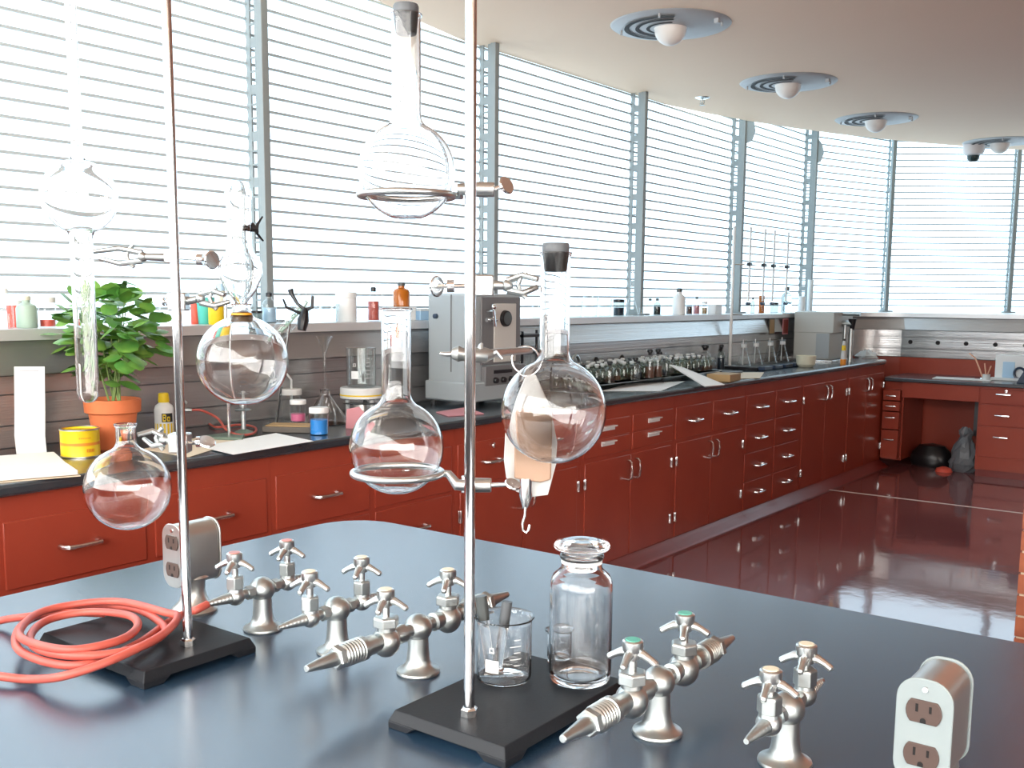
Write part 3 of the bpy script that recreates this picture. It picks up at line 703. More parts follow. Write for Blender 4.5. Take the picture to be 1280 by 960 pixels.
def beaker(name, loc, r, h, label, m='glass', marks=True, w=.0016):
    t = thing(name, label, 'beaker', loc)
    o_ = [(0, .0018), (r * .7, .0008), (r * .9, 0), (r * .98, .003), (r, .008), (r, h - .006), (r + .001, h - .002), (r + .003, h), (r + .0024, h + .0012)]
    i_ = [(r - w + .001, h), (r - w, h - .005), (r - w, .009), (r - w - .001, .005), (r * .9, .003), (0, .0035)]
    obj('beaker_body', G().lathe(o_ + i_, 48), m, t, ang=1.2)
    if marks:
        vc = (Vector((0, 0, H)) - Vector(loc)); a0 = math.atan2(vc.y, vc.x)
        g = G()
        def patch(da, z, wa, hh):
            n = 5; vs = []
            for k in range(n + 1):
                a = a0 + da - wa / 2 + wa * k / n
                vs += [((r + .0004) * math.cos(a), (r + .0004) * math.sin(a), z - hh / 2), ((r + .0004) * math.cos(a), (r + .0004) * math.sin(a), z + hh / 2)]
            g.add(vs, [(2 * k, 2 * k + 2, 2 * k + 3, 2 * k + 1) for k in range(n)])
        patch(-.45, h * .33, .52, h * .2)
        patch(-.45, h * .55, .2, .0015); patch(-.45, h * .62, .16, .0015); patch(-.52, h * .585, .03, h * .06); patch(-.38, h * .585, .03, h * .06)
        for k in range(6): patch(.42 + (0.06 if k % 2 else 0), h * (.25 + .1 * k), .42 if k % 2 == 0 else .25, .0011)
        obj('graduation', g, 'marking_white', t, smooth=False)
    return t
bl = Vector((-.768, 1.005, zb_))
beaker('glass_beaker', bl, .0355, .082, 'graduated glass beaker holding metal rods on the centre stand base')
beaker('glass_beaker', Vector((-.775, 1.066, zb_)) + Vector((.03, .03, 0)), .016, .045, 'small clear glass beaker half hidden behind the graduated beaker', marks=False)
for (a_, b_, rr, m_, lab) in [((612, 832), (601, 745), .0068, 'knob_grey', 'dark capped glass vial leaning left in the graduated beaker'), ((622, 838), (634, 752), .0062, 'grey_rubber', 'dark capped glass vial leaning right in the graduated beaker')]:
    d0 = depth(bl) ; A_ = at(*a_, d0); B_ = at(*b_, d0 - .005); A_.z = max(A_.z, zb_ + .013)
    tt = thing('sample_vial', lab, 'vial', A_)
    obj('vial_body', G().tube([(0, 0, 0), (B_ - A_) * .68], rr, 14), 'glass', tt); obj('vial_cap', G().tube([(B_ - A_) * .66, (B_ - A_)], rr * 1.12, 14), m_, tt)
# ================================================================ CEILING FITTINGS
def lamp(px, py, label):
    c = onz(px, py, ZC - .02)
    t = thing('ceiling_light', label, 'ceiling light', (c.x, c.y, ZC), rz=0, group='round ceiling lights')
    g = G().lathe([(0, -.018), (.115, -.018), (.125, -.014), (.165, -.016), (.175, -.012), (.215, -.014), (.225, -.010), (.285, -.008), (.295, -.001), (.295, 0)], 56)
    obj('lamp_plate', g, 'lamp_plate', t)
    g = G()
    for r0, r1 in ((.100, .118), (.152, .172), (.203, .226)):
        n = 40; a0, a1 = 2.3, 5.3
        vs = []; 
        for k in range(n + 1):
            a = a0 + (a1 - a0) * k / n; vs += [(r0 * math.cos(a), r0 * math.sin(a), -.0186), (r1 * math.cos(a), r1 * math.sin(a), -.0186)]
        g.add(vs, [(2 * k, 2 * k + 1, 2 * k + 3, 2 * k + 2) for k in range(n)])
    obj('louvre_slot', g, 'slot_black', t, smooth=False)
    obj('lamp_globe', G().lathe([(0, -.10)] + [(.078 * math.sin(a), -.022 - .078 * math.cos(a)) for a in [PI / 2 * k / 10 for k in range(1, 11)]] + [(.082, -.016)], 32), 'lamp_glass', t)
    g = G()
    for a in (0.3, 1.9, 3.4, 5.0): g.tube([(.25 * math.cos(a), .25 * math.sin(a), -.008), (.25 * math.cos(a), .25 * math.sin(a), -.028)], .006, 8)
    g.box(.24, -.012, -.03, .262, .012, 0)
    obj('fixing_screw', g, 'lamp_plate', t)
lamp(838, 36, 'nearest and largest round ceiling light with dark ring louvres, top centre')
lamp(985, 107, 'second round ceiling light along the ceiling edge')
lamp(1095, 152, 'third round ceiling light, before the far window bays')
lamp(1250, 180, 'farthest round ceiling light at the right edge, partly cut off')
c = onz(878, 122, ZC)
t = thing('sprinkler_head', 'small metal sprinkler head on the tan ceiling near the windows', 'sprinkler', (c.x, c.y, ZC))
obj('escutcheon', G().lathe([(0, -.012), (.02, -.012), (.045, -.004), (.05, 0)], 20), 'polished_steel', t)
g = G().tube([(0, 0, -.01), (0, 0, -.04)], .006, 8); g.tube([(-.012, 0, -.015), (-.016, 0, -.035), (0, 0, -.048), (.016, 0, -.035), (.012, 0, -.015)], .0025, 8); g.lathe([(0, -.052), (.018, -.05), (.018, -.048), (0, -.047)], 14)
obj('sprinkler_frame', g, 'satin_nickel', t)
c = Vector((-2.295, 9.6, ZC + .003))
t = thing('security_camera', 'small white dome security camera under the ceiling edge', 'camera', (c.x, c.y, ZC))
obj('housing', G().lathe([(0, -.10), (.05, -.10), (.075, -.09), (.088, -.06), (.09, 0)], 24), 'camera_white', t)
obj('dome', G().lathe([(0, -.155), (.03, -.15), (.048, -.13), (.052, -.10)], 24), 'dark_glass', t)

# ================================================================ THINGS ON THE LEFT BENCH
def scl(p): return depth(p) / 1280
def bz(px, py, xmin=-3.27):
    p = onz(px, py, ZT)
    if p.x < xmin: p = onx(px, py, xmin); p.z = ZT
    return Vector((p.x, p.y, ZT + .0005))
# open notebook at the left edge
g = G(); nb = thing('open_notebook', 'open white notebook lying at the left edge of the bench', 'notebook', (-2.90, 1.47, ZT + .001), rz=-.35)
obj('left_pages', G().prism(rrect(-.20, -.14, .0, .13, .004), 0, .012, Matrix.Rotation(.02, 4, 'Y')), 'paper', nb, bevel=.001)
obj('right_pages', G().prism(rrect(.0, -.14, .20, .13, .004), 0, .012, Matrix.Rotation(-.02, 4, 'Y')), 'paper', nb, bevel=.001)
obj('cover', G().box(-.205, -.145, -.0005, .205, .135, .002), 'paper_warm', nb)
# folded white card
c = bz(52, 570)
cd_ = thing('folded_card', 'tall white folded card standing against the steel wall beside the tin', 'card', (c.x - .06, c.y, ZT + .001), rz=.85)
g = G(); s_ = scl(c)
W2 = .045
prof = [(-.0, 0), (.012, .06), (-.004, .13), (-.028, .275)]
vs = []
for y_, z_ in prof: vs += [(-W2, -y_, z_), (W2, -y_, z_), (W2, -y_ + .0012, z_), (-W2, -y_ + .0012, z_)]
fs = []
for k in range(3):
    for q in range(4): fs.append((4 * k + q, 4 * k + (q + 1) % 4, 4 * k + 4 + (q + 1) % 4, 4 * k + 4 + q))
fs += [(3, 2, 1, 0), (12, 13, 14, 15)]
g.add(vs, fs); obj('card_sheet', g, 'paper', cd_, smooth=False)
g = G(); 
for k in range(7): g.box(-.026 + k * .0075, .0195, .262, -.021 + k * .0075, .0262, .2645)
obj('heading', G().box(-.028, .0235, .2605, .028, .0262, .263), 'ink_grey', cd_, smooth=False)
# yellow tin
c = bz(101, 570)
t = thing('paint_tin', 'low round yellow tin with orange band in front of the plant pot', 'tin', c)
r_ = .058
obj('tin_body', G().lathe([(0, .003), (r_ - .003, .003), (r_, .0), (r_ + .001, .003), (r_, .006), (r_, .082), (r_ + .001, .085), (r_, .088), (r_ - .006, .087), (r_ - .008, .083), (0, .083)], 40), 'yellow_paint', t)
obj('rim', G().lathe([(r_ - .001, .084), (r_ + .0018, .085), (r_ + .0018, .0885), (r_ - .004, .0895), (r_ - .006, .0875)], 40), 'tin_metal', t)
obj('rim', G().lathe([(r_ - .001, -.0001), (r_ + .0018, .0005), (r_ + .0018, .004), (r_, .005)], 40), 'tin_metal', t)
obj('orange_band', G().lathe([(r_ + .0002, .038), (r_ + .0004, .038), (r_ + .0004, .047), (r_ + .0002, .047)], 40), 'orange_band', t)
g = G(); a0 = math.atan2(-c.y, -c.x)
for k in range(9):
    a = a0 - .05 + k * .09; rr_ = r_ + .0008
    if k < 7: g.add([(rr_ * math.cos(a + u), rr_ * math.sin(a + u), z) for u, z in ((0, .060), (.055, .060), (.055, .064), (0, .064))], [(0, 1, 2, 3)])
    if 3 < k < 9: g.add([(rr_ * math.cos(a + u), rr_ * math.sin(a + u), z) for u, z in ((0, .018), (.065, .018), (.065, .028), (0, .028))], [(0, 1, 2, 3)])
obj('lettering', g, 'orange_band', t, smooth=False)
# potted plant
c = bz(143, 560)
pt = thing('potted_plant', 'leafy green plant in a terracotta pot against the steel wall', 'potted plant', c)
obj('pot', G().lathe([(0, 0), (.058, 0), (.060, .004), (.076, .118), (.084, .119), (.088, .122), (.090, .160), (.087, .164), (.080, .164), (.078, .150), (0, .148)], 44), 'terracotta', pt)
obj('soil', G().lathe([(0, .152), (.05, .153), (.0785, .150)], 24), 'soil', pt)
st = G(); lf = G(); random.seed(11)
def leaf(p, d, L, W):
    d = d.normalized(); u = d.cross(Vector((0, 0, 1)))
    u = u.normalized() if u.length > .05 else Vector((1, 0, 0))
    u = (u + Vector((random.uniform(-.5, .5), random.uniform(-.5, .5), random.uniform(-.6, .6)))).normalized(); u = (u - d * u.dot(d)).normalized()
    nn = d.cross(u)
    vs = [p]; 
    T = [(.18, .62), (.40, .97), (.62, .95), (.82, .62)]
    for t_, w_ in T:
        droop = -.28 * L * t_ * t_
        m_ = p + d * L * t_ + Vector((0, 0, droop))
        vs += [m_ - u * W * w_ + nn * .10 * W * 1.6, m_ - nn * 0.0, m_ + u * W * w_ + nn * .10 * W * 1.6]
    vs.append(p + d * L + Vector((0, 0, -.30 * L)))
    fs = [(0, 1, 2), (0, 2, 3)]
    for k in range(3):
        b_ = 1 + 3 * k; fs += [(b_, b_ + 3, b_ + 4, b_ + 1), (b_ + 1, b_ + 4, b_ + 5, b_ + 2)]
    fs += [(10, 13, 11), (11, 13, 12)]
    lf.add(vs, fs)
cen = Vector((-.01, .0, .35))
for k in range(9):
    a = 2 * PI * k / 9 + random.uniform(-.3, .3); sp = random.uniform(.04, .17)
    tip = Vector((math.cos(a) * sp, math.sin(a) * sp * .75, random.uniform(.40, .54)))
    b_ = Vector((random.uniform(-.03, .03), random.uniform(-.03, .03), .148))
    md = b_.lerp(tip, .5) + Vector((0, 0, .02)); st.tube([b_, md, tip], [.0036, .0026, .0014], 7)
    for q in range(19):
        t_ = random.uniform(.30, 1.02); base = b_.lerp(tip, t_) + Vector((random.uniform(-.03, .03), random.uniform(-.03, .03), random.uniform(-.02, .02)))
        a2 = random.uniform(0, 2 * PI); dd_ = Vector((math.cos(a2), math.sin(a2), random.uniform(-.25, .5))) + Vector((math.cos(a), math.sin(a), .1)) * .5
        L_ = random.uniform(.055, .092); leaf(base + dd_.normalized() * random.uniform(.005, .05), dd_, L_, L_ * random.uniform(.36, .46))
for q in range(60):
    a2 = random.uniform(0, 2 * PI); e = random.uniform(-.35, 1.2)
    dd_ = Vector((math.cos(a2) * math.cos(e), math.sin(a2) * math.cos(e) * .75, math.sin(e))); L_ = random.uniform(.06, .09)
    leaf(cen + Vector((dd_.x * .20, dd_.y * .16, dd_.z * .16)), dd_ + Vector((0, 0, .1)), L_, L_ * .42)
lf.v = [(max(x, -.235), y, z) for x, y, z in lf.v]
obj('stems', st, 'stem_green', pt); obj('foliage', lf, 'leaf', pt)
# yellow and white bottle
c = bz(206, 542, -3.22); r_ = .034
t = thing('squeeze_bottle', 'white and yellow plastic bottle with a yellow cap, right of the plant', 'bottle', c)
obj('bottle_body', G().lathe([(0, 0), (r_ - .003, 0), (r_, .004), (r_, .095), (r_ - .004, .108), (.018, .118), (.016, .122), (0, .122)], 32), 'white_enamel', t)
obj('cap', G().lathe([(0, .12), (.019, .12), (.020, .124), (.018, .150), (.015, .153), (0, .153)], 28), 'yellow_paint', t)
g = G(); a0 = math.atan2(-c.y, -c.x)
def wrap(g, r, a, wd, z0, z1, n=6): g.add([(r * math.cos(a + wd * k / n), r * math.sin(a + wd * k / n), z) for k in range(n + 1) for z in (z0, z1)], [(2 * k, 2 * k + 2, 2 * k + 3, 2 * k + 1) for k in range(n)])
wrap(g, r_ + .0004, a0 - 1.2, 2.4, .006, .045); obj('label_panel', g, 'yellow_paint', t)
g = G(); wrap(g, r_ + .0006, a0 - .25, 1.2, .050, .082); obj('label_block', g, 'ink_black', t)
g = G(); al = a0 - .15; R_ = r_ + .0009   # letter B
for (u0, u1, z0, z1) in ((0, .08, .053, .079), (.08, .3, .074, .079), (.08, .3, .0645, .069), (.08, .3, .053, .058), (.27, .35, .069, .075), (.27, .35, .057, .0645), (.45, .53, .053, .070), (.53, .68, .066, .070), (.66, .74, .053, .07), (.53, .68, .053, .057)):
    wrap(g, R_, al + u0, u1 - u0, z0, z1, 2)
obj('label_letters', g, 'yellow_paint', t)
# ring stand with green foot, burner
c = bz(283, 548)
t = thing('iron_stand', 'small stand with green cast foot behind the hanging round flask', 'laboratory stand', c)
obj('cast_foot', G().prism([(-.085, -.055), (.085, -.055), (.05, .05), (-.03, .06)], 0, .012, Matrix.Rotation(.5, 4, 'Z')), 'green_iron', t, bevel=.004)
obj('rod', G().tube([(-.01, .02, .01), (-.01, .02, .50)], .006, 12), 'polished_steel', t)
c = bz(318, 545)
t = thing('gas_burner', 'grey metal gas burner on a round foot among the bench clutter', 'burner', c + Vector((-.06, 0, 0)))
obj('burner_foot', G().lathe([(0, 0), (.045, 0), (.046, .004), (.03, .012), (.012, .02), (0, .02)], 24), 'green_iron', t)
obj('burner_tube', G().lathe([(.009, .015), (.009, .10), (.013, .104), (.013, .112), (.011, .112)], 18), 'satin_nickel', t)
obj('flame_spreader', G().lathe([(0, .085), (.028, .088), (.030, .092), (.008, .098), (0, .098)], 20), 'satin_nickel', t)
c = bz(228, 542)
t = thing('bench_gas_valve', 'black post gas valve with silver cross handle by the yellow bottle', 'gas valve', c)
obj('post', G().lathe([(0, 0), (.024, 0), (.024, .006), (.010, .014), (.009, .085), (0, .085)], 20), 'black_rubber', t)
g = G(); g.tube([(-.03, .02, .085), (0, 0, .085), (.02, .03, .085)], [.006, .010, .006], 12); cross_handle(g, .118, .4, .02); g.tube([(0, 0, .08), (0, 0, .12)], .006, 12)
obj('valve_head', g, 'satin_nickel', t)
cc = c; q = [cc + Vector((.015, .03, .085)), cc + Vector((.04, .06, .082))]
for x, y, z in [(272, 523, .96), (283, 537, .93), (300, 544, .92), (318, 541, .918), (318, 534, .918), (300, 531, .918), (272, 534, .918), (262, 530, .918)]: q.append(onz(x, y, z))
hose(q, .0045, 'burner_hose', 'thin red rubber hose looped on the bench behind the hanging flask')
# papers
def sheet(pts, z, name, m, label, cat='paper', h=.0012):
    P = [onz(x, y, ZT) for x, y in pts]; cx = sum(p.x for p in P) / len(P); cy = sum(p.y for p in P) / len(P)
    q = [(p.x - cx, p.y - cy) for p in P]
    ar = sum(q[i][0] * q[(i + 1) % len(q)][1] - q[(i + 1) % len(q)][0] * q[i][1] for i in range(len(q)))
    if ar < 0: q = q[::-1]
    return obj(name, G().prism(q, 0, h), m, loc=(cx, cy, ZT + z), smooth=False, label=label, cat=cat)
sheet([(178, 562), (255, 546), (300, 552), (236, 572)], .001, 'paper_sheet', 'paper_warm', 'cream paper sheet under the white papers, behind the left stand rod')
sheet([(250, 560), (345, 543), (392, 553), (292, 570)], .004, 'paper_sheet', 'paper', 'white paper sheet at the bench edge left of the blue jar')
sheet([(545, 516), (582, 510), (605, 518), (560, 521)], .001, 'paper_slip', 'paper_pink', 'pink paper slip on the bench in front of the grey instrument', h=.003)
c = bz(368, 541)
t = thing('slate_block', 'flat dark wooden block lying on the bench under the jars', 'block', c + Vector((-.03, 0.03, 0)), rz=.55)
obj('block_body', G().box(-.11, -.055, 0, .11, .055, .022), 'dark_slab', t, bevel=.003); obj('block_top', G().box(-.10, -.045, .022, .10, .045, .026), 'wood', t, bevel=.001)
def jar(px, py, wpx, hpx, label, liquid, capm='white_enamel', lh=.5, caph=.2, dz=0.0, name='glass_jar', xmin=-3.27, straw=False):
    c = bz(px, py, xmin); c.z += dz; s_ = scl(c); r = wpx / 2 * s_; h = hpx * s_
    t = thing(name, label, 'jar', c)
    obj('jar_body', G().lathe([(0, 0), (r * .9, 0), (r * .97, h * .03), (r * .97, h * (1 - caph) - .004), (r * .85, h * (1 - caph)), (r * .85, h * .95)], 28), 'thin_glass', t)
    if liquid: obj('contents', G().lathe([(0, .002), (r * .86, .002), (r * .90, h * .04), (r * .90, h * lh), (0, h * lh)], 24), liquid, t)
    obj('lid', G().lathe([(0, h * (1 - caph)), (r, h * (1 - caph)), (r * 1.02, h * (1 - caph) + .002), (r * 1.02, h - .003), (r * .97, h), (0, h)], 28), capm, t)
    if straw: obj('outlet_tube', G().tube([(0, 0, h * .5), (0, 0, h * 1.3), (-.01, -.015, h * 1.5), (-.03, -.03, h * 1.6)], .0045, 8), 'frosted', t)
    return t
jar(365, 522, 25, 37, 'clear jar with white lid and a bent tube, left of the blue jar', None, straw=True, dz=.0)
jar(373, 535, 20, 27, 'small clear white-lidded jar with pink contents on the block', 'pink_liquid', lh=.35, dz=.026, xmin=-3.1)
jar(399, 543, 24, 34, 'small white-lidded jar of bright blue liquid on the bench', 'blue_liquid', lh=.55)
# glass funnel flask with long stem
c = bz(407, 530, -3.2); s_ = scl(c)
t = thing('funnel_flask', 'conical glass flask with a long-stemmed glass funnel behind the blue jar', 'flask', c)
obj('cone', G().lathe(shell([(0, 0), (26 * s_, 0), (29 * s_, .006), (27 * s_, .02), (8 * s_, .105), (6 * s_, .115), (6 * s_, .135), (7 * s_, .137)], .0015), 36), 'glass', t, ang=1.2)
obj('funnel', G().lathe([(.0045, .06), (.0055, .20), (.0065, .27), (.010, .29), (.021, .325), (.032, .345), (.033, .347)], 30), 'thin_glass', t)
g = G(); random.seed(3)
for k in range(16):
    a = random.uniform(0, 6.28); rr_ = random.uniform(.03, .055); g.tube([(rr_ * math.cos(a), rr_ * math.sin(a), .0), (rr_ * .7 * math.cos(a + .8), rr_ * .7 * math.sin(a + .8), random.uniform(.04, .11))], .0028, 6)
obj('glass_tubing', g, 'thin_glass', t)
# hot plate / balance with big beaker
c = bz(452, 519, -3.12); s_ = scl(c)
t = thing('round_heater', 'round white enamel heater on legs carrying the large beaker', 'heater', c)
obj('top_plate', G().lathe([(0, .075), (.085, .075), (.090, .078), (.090, .118), (.086, .122), (0, .122)], 40), 'white_enamel', t)
obj('yellow_mark', G().lathe([(.0905, .088), (.0907, .088), (.0907, .094), (.0905, .094)], 40), 'yellow_paint', t)
obj('ring_shelf', G().lathe([(0, .055), (.082, .055), (.085, .058), (.082, .061), (0, .061)], 36), 'polished_steel', t)
for k in range(3): obj('leg', G().tube([(.06 * math.cos(k * 2.09), .06 * math.sin(k * 2.09), 0), (.06 * math.cos(k * 2.09), .06 * math.sin(k * 2.09), .08)], .009, 12), 'frosted', t)
obj('column', G().lathe([(.03, 0), (.035, .03), (.03, .055)], 20), 'aluminium', t)
beaker('glass_beaker', c + Vector((0, 0, .1225)), .062, .165, 'large graduated glass beaker standing on the round white heater', m='thin_glass')
g = G().prism([(-.035, .0), (.01, -.0), (.045, .06), (.02, .085), (-.03, .075)], -.0008, .0008, Matrix.Rotation(PI / 2, 4, 'X'))
cp = bz(443, 536); tag(obj('pink_tag', g, 'paper_pink', loc=cp, rz=.45, smooth=False), 'pink card propped upright in front of the round heater', 'card')
# tilted condenser held by black clamp
c = at(345, 420, 3.9); e = at(388, 372, 3.9)
sd = thing('glass_condenser', 'tilted wide glass tube held in a black pronged clamp above the bench', 'glass tube', c)
obj('tube_body', G().tube([(0, 0, 0), (e - c) * .6, e - c], [.030, .034, .046], 24, caps=False), 'thin_glass', sd); obj('inner_coil', G().tube([(e - c) * (.1 + .035 * k) + Vector((.014 * math.cos(k * 1.3), .014 * math.sin(k * 1.3), .014 * math.sin(k * 1.3))) for k in range(22)], .004, 6), 'pale_green', sd)
cl = thing('prong_clamp', 'black three-pronged clamp holding the tilted wide glass tube', 'clamp', e)
L_ = lambda x, y, d_=3.86: at(x, y, d_) - e
g = G()
g.tube([L_(377, 413), L_(379, 400), L_(382, 385)], [.016, .022, .010], 10); g.tube([L_(382, 388), L_(390, 384), L_(391, 370)], [.008, .007, .006], 8); g.tube([L_(380, 386), L_(372, 380), L_(365, 368), L_(363, 362)], [.007, .006, .008, .012], 8); g.tube([L_(376, 392), L_(358, 384), L_(354, 374)], [.006, .005, .004], 8)
obj('prongs', g, 'knob_black', cl)
p_ = bz(345, 522, -3.2); g = G().tube([(p_ - e), Vector(((c - e).x * .6, (c - e).y * .6, (c - e).z * .6))], .006, 10); obj('support_rod', g, 'polished_steel', cl)
# ---- grey instrument
x0, x1, y0, y1, h = -3.235, -2.98, 3.60, 4.02, .515
t = thing('grey_instrument', 'tall grey metal instrument with a round black dial and switches on the bench', 'instrument', (0, 0, ZT))
g = G().box(x0 + .01, y0 + .01, .02, x1, y1 - .01, .52); obj('housing', g, 'instrument_grey', t, bevel=.012)
obj('base', G().box(x0, y0, .025, x1 + .03, y1, .115), 'instrument_grey', t, bevel=.008)
g = G()
for fx in (x0 + .03, x1 - .02):
    for fy in (y0 + .03, y1 - .03): g.cyl((fx, fy, 0), (fx, fy, .03), .014, n=14)
obj('feet', g, 'black_rubber', t)
obj('side_seam', G().box(x0 + .155, y0 + .006, .16, x0 + .158, y0 + .012, .515), 'instrument_dark', t)
obj('side_knob', G().lathe([(0, 0), (.012, 0), (.011, .014), (0, .017)], 18, align((x0 + .065, y0 + .01, .415), (0, -1, 0))), 'dark_blue', t)
obj('front_frame', G().box(x1 - .002, y0 + .10, .19, x1 + .008, y1 - .02, .505), 'instrument_dark', t, bevel=.004)
obj('front_panel', G().box(x1 + .004, y0 + .19, .20, x1 + .013, y1 - .06, .475), 'instrument_light', t, bevel=.003)
obj('dial', G().lathe([(0, .018), (.030, .018), (.036, .016), (.039, .004), (.039, 0)], 32, align((x1 + .012, y0 + .27, .405), (1, 0, 0))), 'knob_black', t)
obj('dial_face', G().lathe([(0, 0), (.030, 0)], 32, align((x1 + .0305, y0 + .27, .405), (1, 0, 0))), 'knob_grey', t)
obj('control_panel', G().box(x1 + .004, y0 + .10, .095, x1 + .034, y1 - .012, .185), 'instrument_dark', t, bevel=.003)
for k in range(4):
    obj('switch_knob', G().lathe([(0, .016), (.012, .016), (.014, .012), (.015, 0)], 16, align((x1 + .033, y0 + .17 + k * .06, .118), (1, 0, 0))), 'knob_black', t)
obj('slot', G().box(x1 + .031, y0 + .16, .150, x1 + .037, y0 + .30, .166), 'knob_black', t)
g = G().tube([(x1 + .01, y0 + .13, .44), (x1 + .05, y0 + .135, .44), (x1 + .05, y0 + .145, .37)], .008, 10); g.ball((x1 + .05, y0 + .135, .46), .013); g.cyl((x1 + .03, y0 + .11, .40), (x1 + .03, y0 + .18, .40), .010, n=12)
obj('sample_valve', g, 'polished_steel', t)
# black rack behind, gooseneck tap
c = Vector((-3.2, 4.42, ZT))
g = G()
for k in range(3): g.box(-.05, -.16, .12 + .09 * k, .05, .10, .132 + .09 * k)
for sy in (-.155, .095):
    for sx in (-.045, .045): g.box(sx - .005, sy - .005, 0, sx + .005, sy + .005, .33)
t = thing('tube_rack', 'black tiered rack of glass tubes just right of the grey instrument', 'rack', c); obj('rack_frame', g, 'knob_black', t)
g = G(); random.seed(5)
for k in range(10): 
    yy = -.14 + k * .024; g.lathe([(0, .04), (.009, .045), (.009, .25), (.010, .252)], 12, Matrix.Translation((0.01, yy, random.uniform(0, .02))))
obj('test_tubes', g, 'thin_glass', t)
c = onx(724, 462, -3.2); c.z = ZT
t = thing('gooseneck_tap', 'short curved metal gooseneck tap behind the row of small bottles', 'tap', c)
obj('spout', G().tube([(0, 0, 0), (0, 0, .10)] + [(.0, -.04 + .04 * math.cos(a), .13 + .05 * math.sin(a)) for a in [PI * k / 10 for k in range(11)]] + [(0, -.08, .11)], .010, 12), 'satin_nickel', t)
obj('flange', G().lathe([(0, 0), (.025, 0), (.022, .008), (.012, .014)], 20), 'satin_nickel', t)
# ---- row of small reagent bottles: individuals
def small_bottle(name, r, h, label, cat, group, capm, liquid=None, glass='thin_glass', lh=.4, neck=.45, capr=.6):
    t = thing(name, label, cat, (0, 0, -5), group=group)
    obj('bottle_body', G().lathe([(0, .0005), (r * .92, .0005), (r, .003), (r, h * .58), (r * .9, h * .66), (r * neck, h * .74), (r * neck, h * .84), (r * neck * 1.25, h * .86)], 16), glass, t)
    if liquid: obj('contents', G().lathe([(0, .002), (r * .93, .003), (r * .93, h * lh), (0, h * lh)], 14), liquid, t)
    obj('stopper', G().lathe([(0, h * .80), (r * neck * .8, h * .80), (r * neck * .9, h * .87), (r * capr, h * .90), (r * capr, h * .97), (r * capr * .7, h), (0, h)], 14), capm, t)
    return t
lab1 = 'small clear glass bottle standing in the crowded bottle rows on the bench'
protoA = small_bottle('reagent_vial', .024, .105, lab1, 'bottle', 'small bottles in the crowded bench rows', 'frosted', None, 'vial_glass')
protoB = small_bottle('reagent_vial', .023, .10, 'small smoky glass bottle standing in the crowded bottle rows on the bench', 'bottle', 'smoky bottles in the crowded bench rows', 'knob_black', 'dark_blue', 'thin_glass_dark', .35)
protoC = small_bottle('reagent_vial', .024, .10, 'small glass bottle with brown contents in the crowded bench rows', 'bottle', 'brown-filled bottles in the crowded bench rows', 'thin_glass', 'brown_liquid', 'vial_glass', .3)
used = set(); random.seed(21)
tray = thing('wire_tray', 'low dark wire tray under the crowded rows of small bottles', 'tray', (-3.12, 5.45, ZT + .0005))
g = G()
for k in range(5): g.box(-.14 + .07 * k - .003, -.80, .028, -.14 + .07 * k + .003, .80, .034)
for k in range(33): g.box(-.145, -.80 + .05 * k - .0015, .032, .145, -.95 + .05 * k + .0015, .036)
obj('wires', g, 'satin_nickel', tray, smooth=False)
g = G(); 
for sx in (-.14, .14):
    for sy in (-.79, 0, .79): g.box(sx - .006, sy - .006, 0, sx + .006, sy + .006, .03)
obj('foot', g, 'knob_black', tray, smooth=False)
for row in range(4):
    for k in range(20):
        y_ = 4.69 + k * .078 + (row % 2) * .02 + random.uniform(-.008, .008); x_ = -3.225 + row * .062 + random.uniform(-.005, .005)
        q = random.random(); P_ = protoA if q < .66 else (protoB if q < .88 else protoC)
        if P_.name in used: dup(P_, (x_, y_, ZT + .037), random.uniform(0, 6))
        else: P_.location = (x_, y_, ZT + .037); used.add(P_.name)
for k, (px, hh) in enumerate([(794, .13), (812, .17), (822, .17), (833, .14), (762, .12)]):
    c = onx(px, 470, -3.18); P_ = small_bottle('tall_bottle', .028, hh, ['clear bottle with black cap left of the two tallest in the bench rows', 'left of the two tallest black-capped bottles above the bottle rows', 'right of the two tallest black-capped bottles above the bottle rows', 'tall clear bottle at the far end of the bottle rows', 'black-capped bottle above the rows beside the gooseneck tap'][k], 'bottle', None, 'knob_black' if k != 3 else 'thin_glass', 'brown_liquid' if k in (1, 2) else None)
    P_.location = (-2.99 if k else -2.99, onx(px, 470, -2.99).y, ZT + .037)
# ---- papers further along
sheet([(752, 489), (785, 480), (856, 477), (826, 489)], .001, 'paper_sheet', 'paper', 'open white sheet lying in front of the small bottle rows')
b0 = onz(838, 470, ZT)
bk = thing('paper_booklet', 'white booklet lying open at a tilt across the bench edge past the bottles', 'booklet', (0, 0, 0))
q = [onx(838, 457, -2.935), onx(855, 461, -2.90), onz(906, 482, ZT + .004), onz(882, 484, ZT + .004)]
for nm, dz, sh in (('front_page', .004, 0), ('back_page', 0, .012)):
    v = [(p.x - sh, p.y + sh, p.z + dz) for p in q]; g = G().add(v + [(x, y, z + .003) for x, y, z in v], [(3, 2, 1, 0), (4, 5, 6, 7), (0, 1, 5, 4), (1, 2, 6, 5), (2, 3, 7, 6), (3, 0, 4, 7)]); obj(nm, g, 'paper', bk, smooth=False)
c = bz(905, 477); tag(obj('wood_block', G().box(-.075, -.10, 0, .075, .10, .045), 'wood', loc=c + Vector((-.03, .06, 0)), rz=.1, bevel=.003), 'small tan wooden block at the bench edge beyond the white booklet', 'block')
sheet([(916, 474), (925, 466), (955, 466), (950, 473)], .001, 'paper_sheet', 'paper_warm', 'cream sheet on the bench in front of the conical flasks', h=.003)
tag(obj('flat_tray', G().box(-3.13, 6.30, ZT + .001, -2.95, 6.52, ZT + .018), 'bag_grey', bevel=.003), 'flat grey tray on the bench behind the wood block and booklet', 'tray')
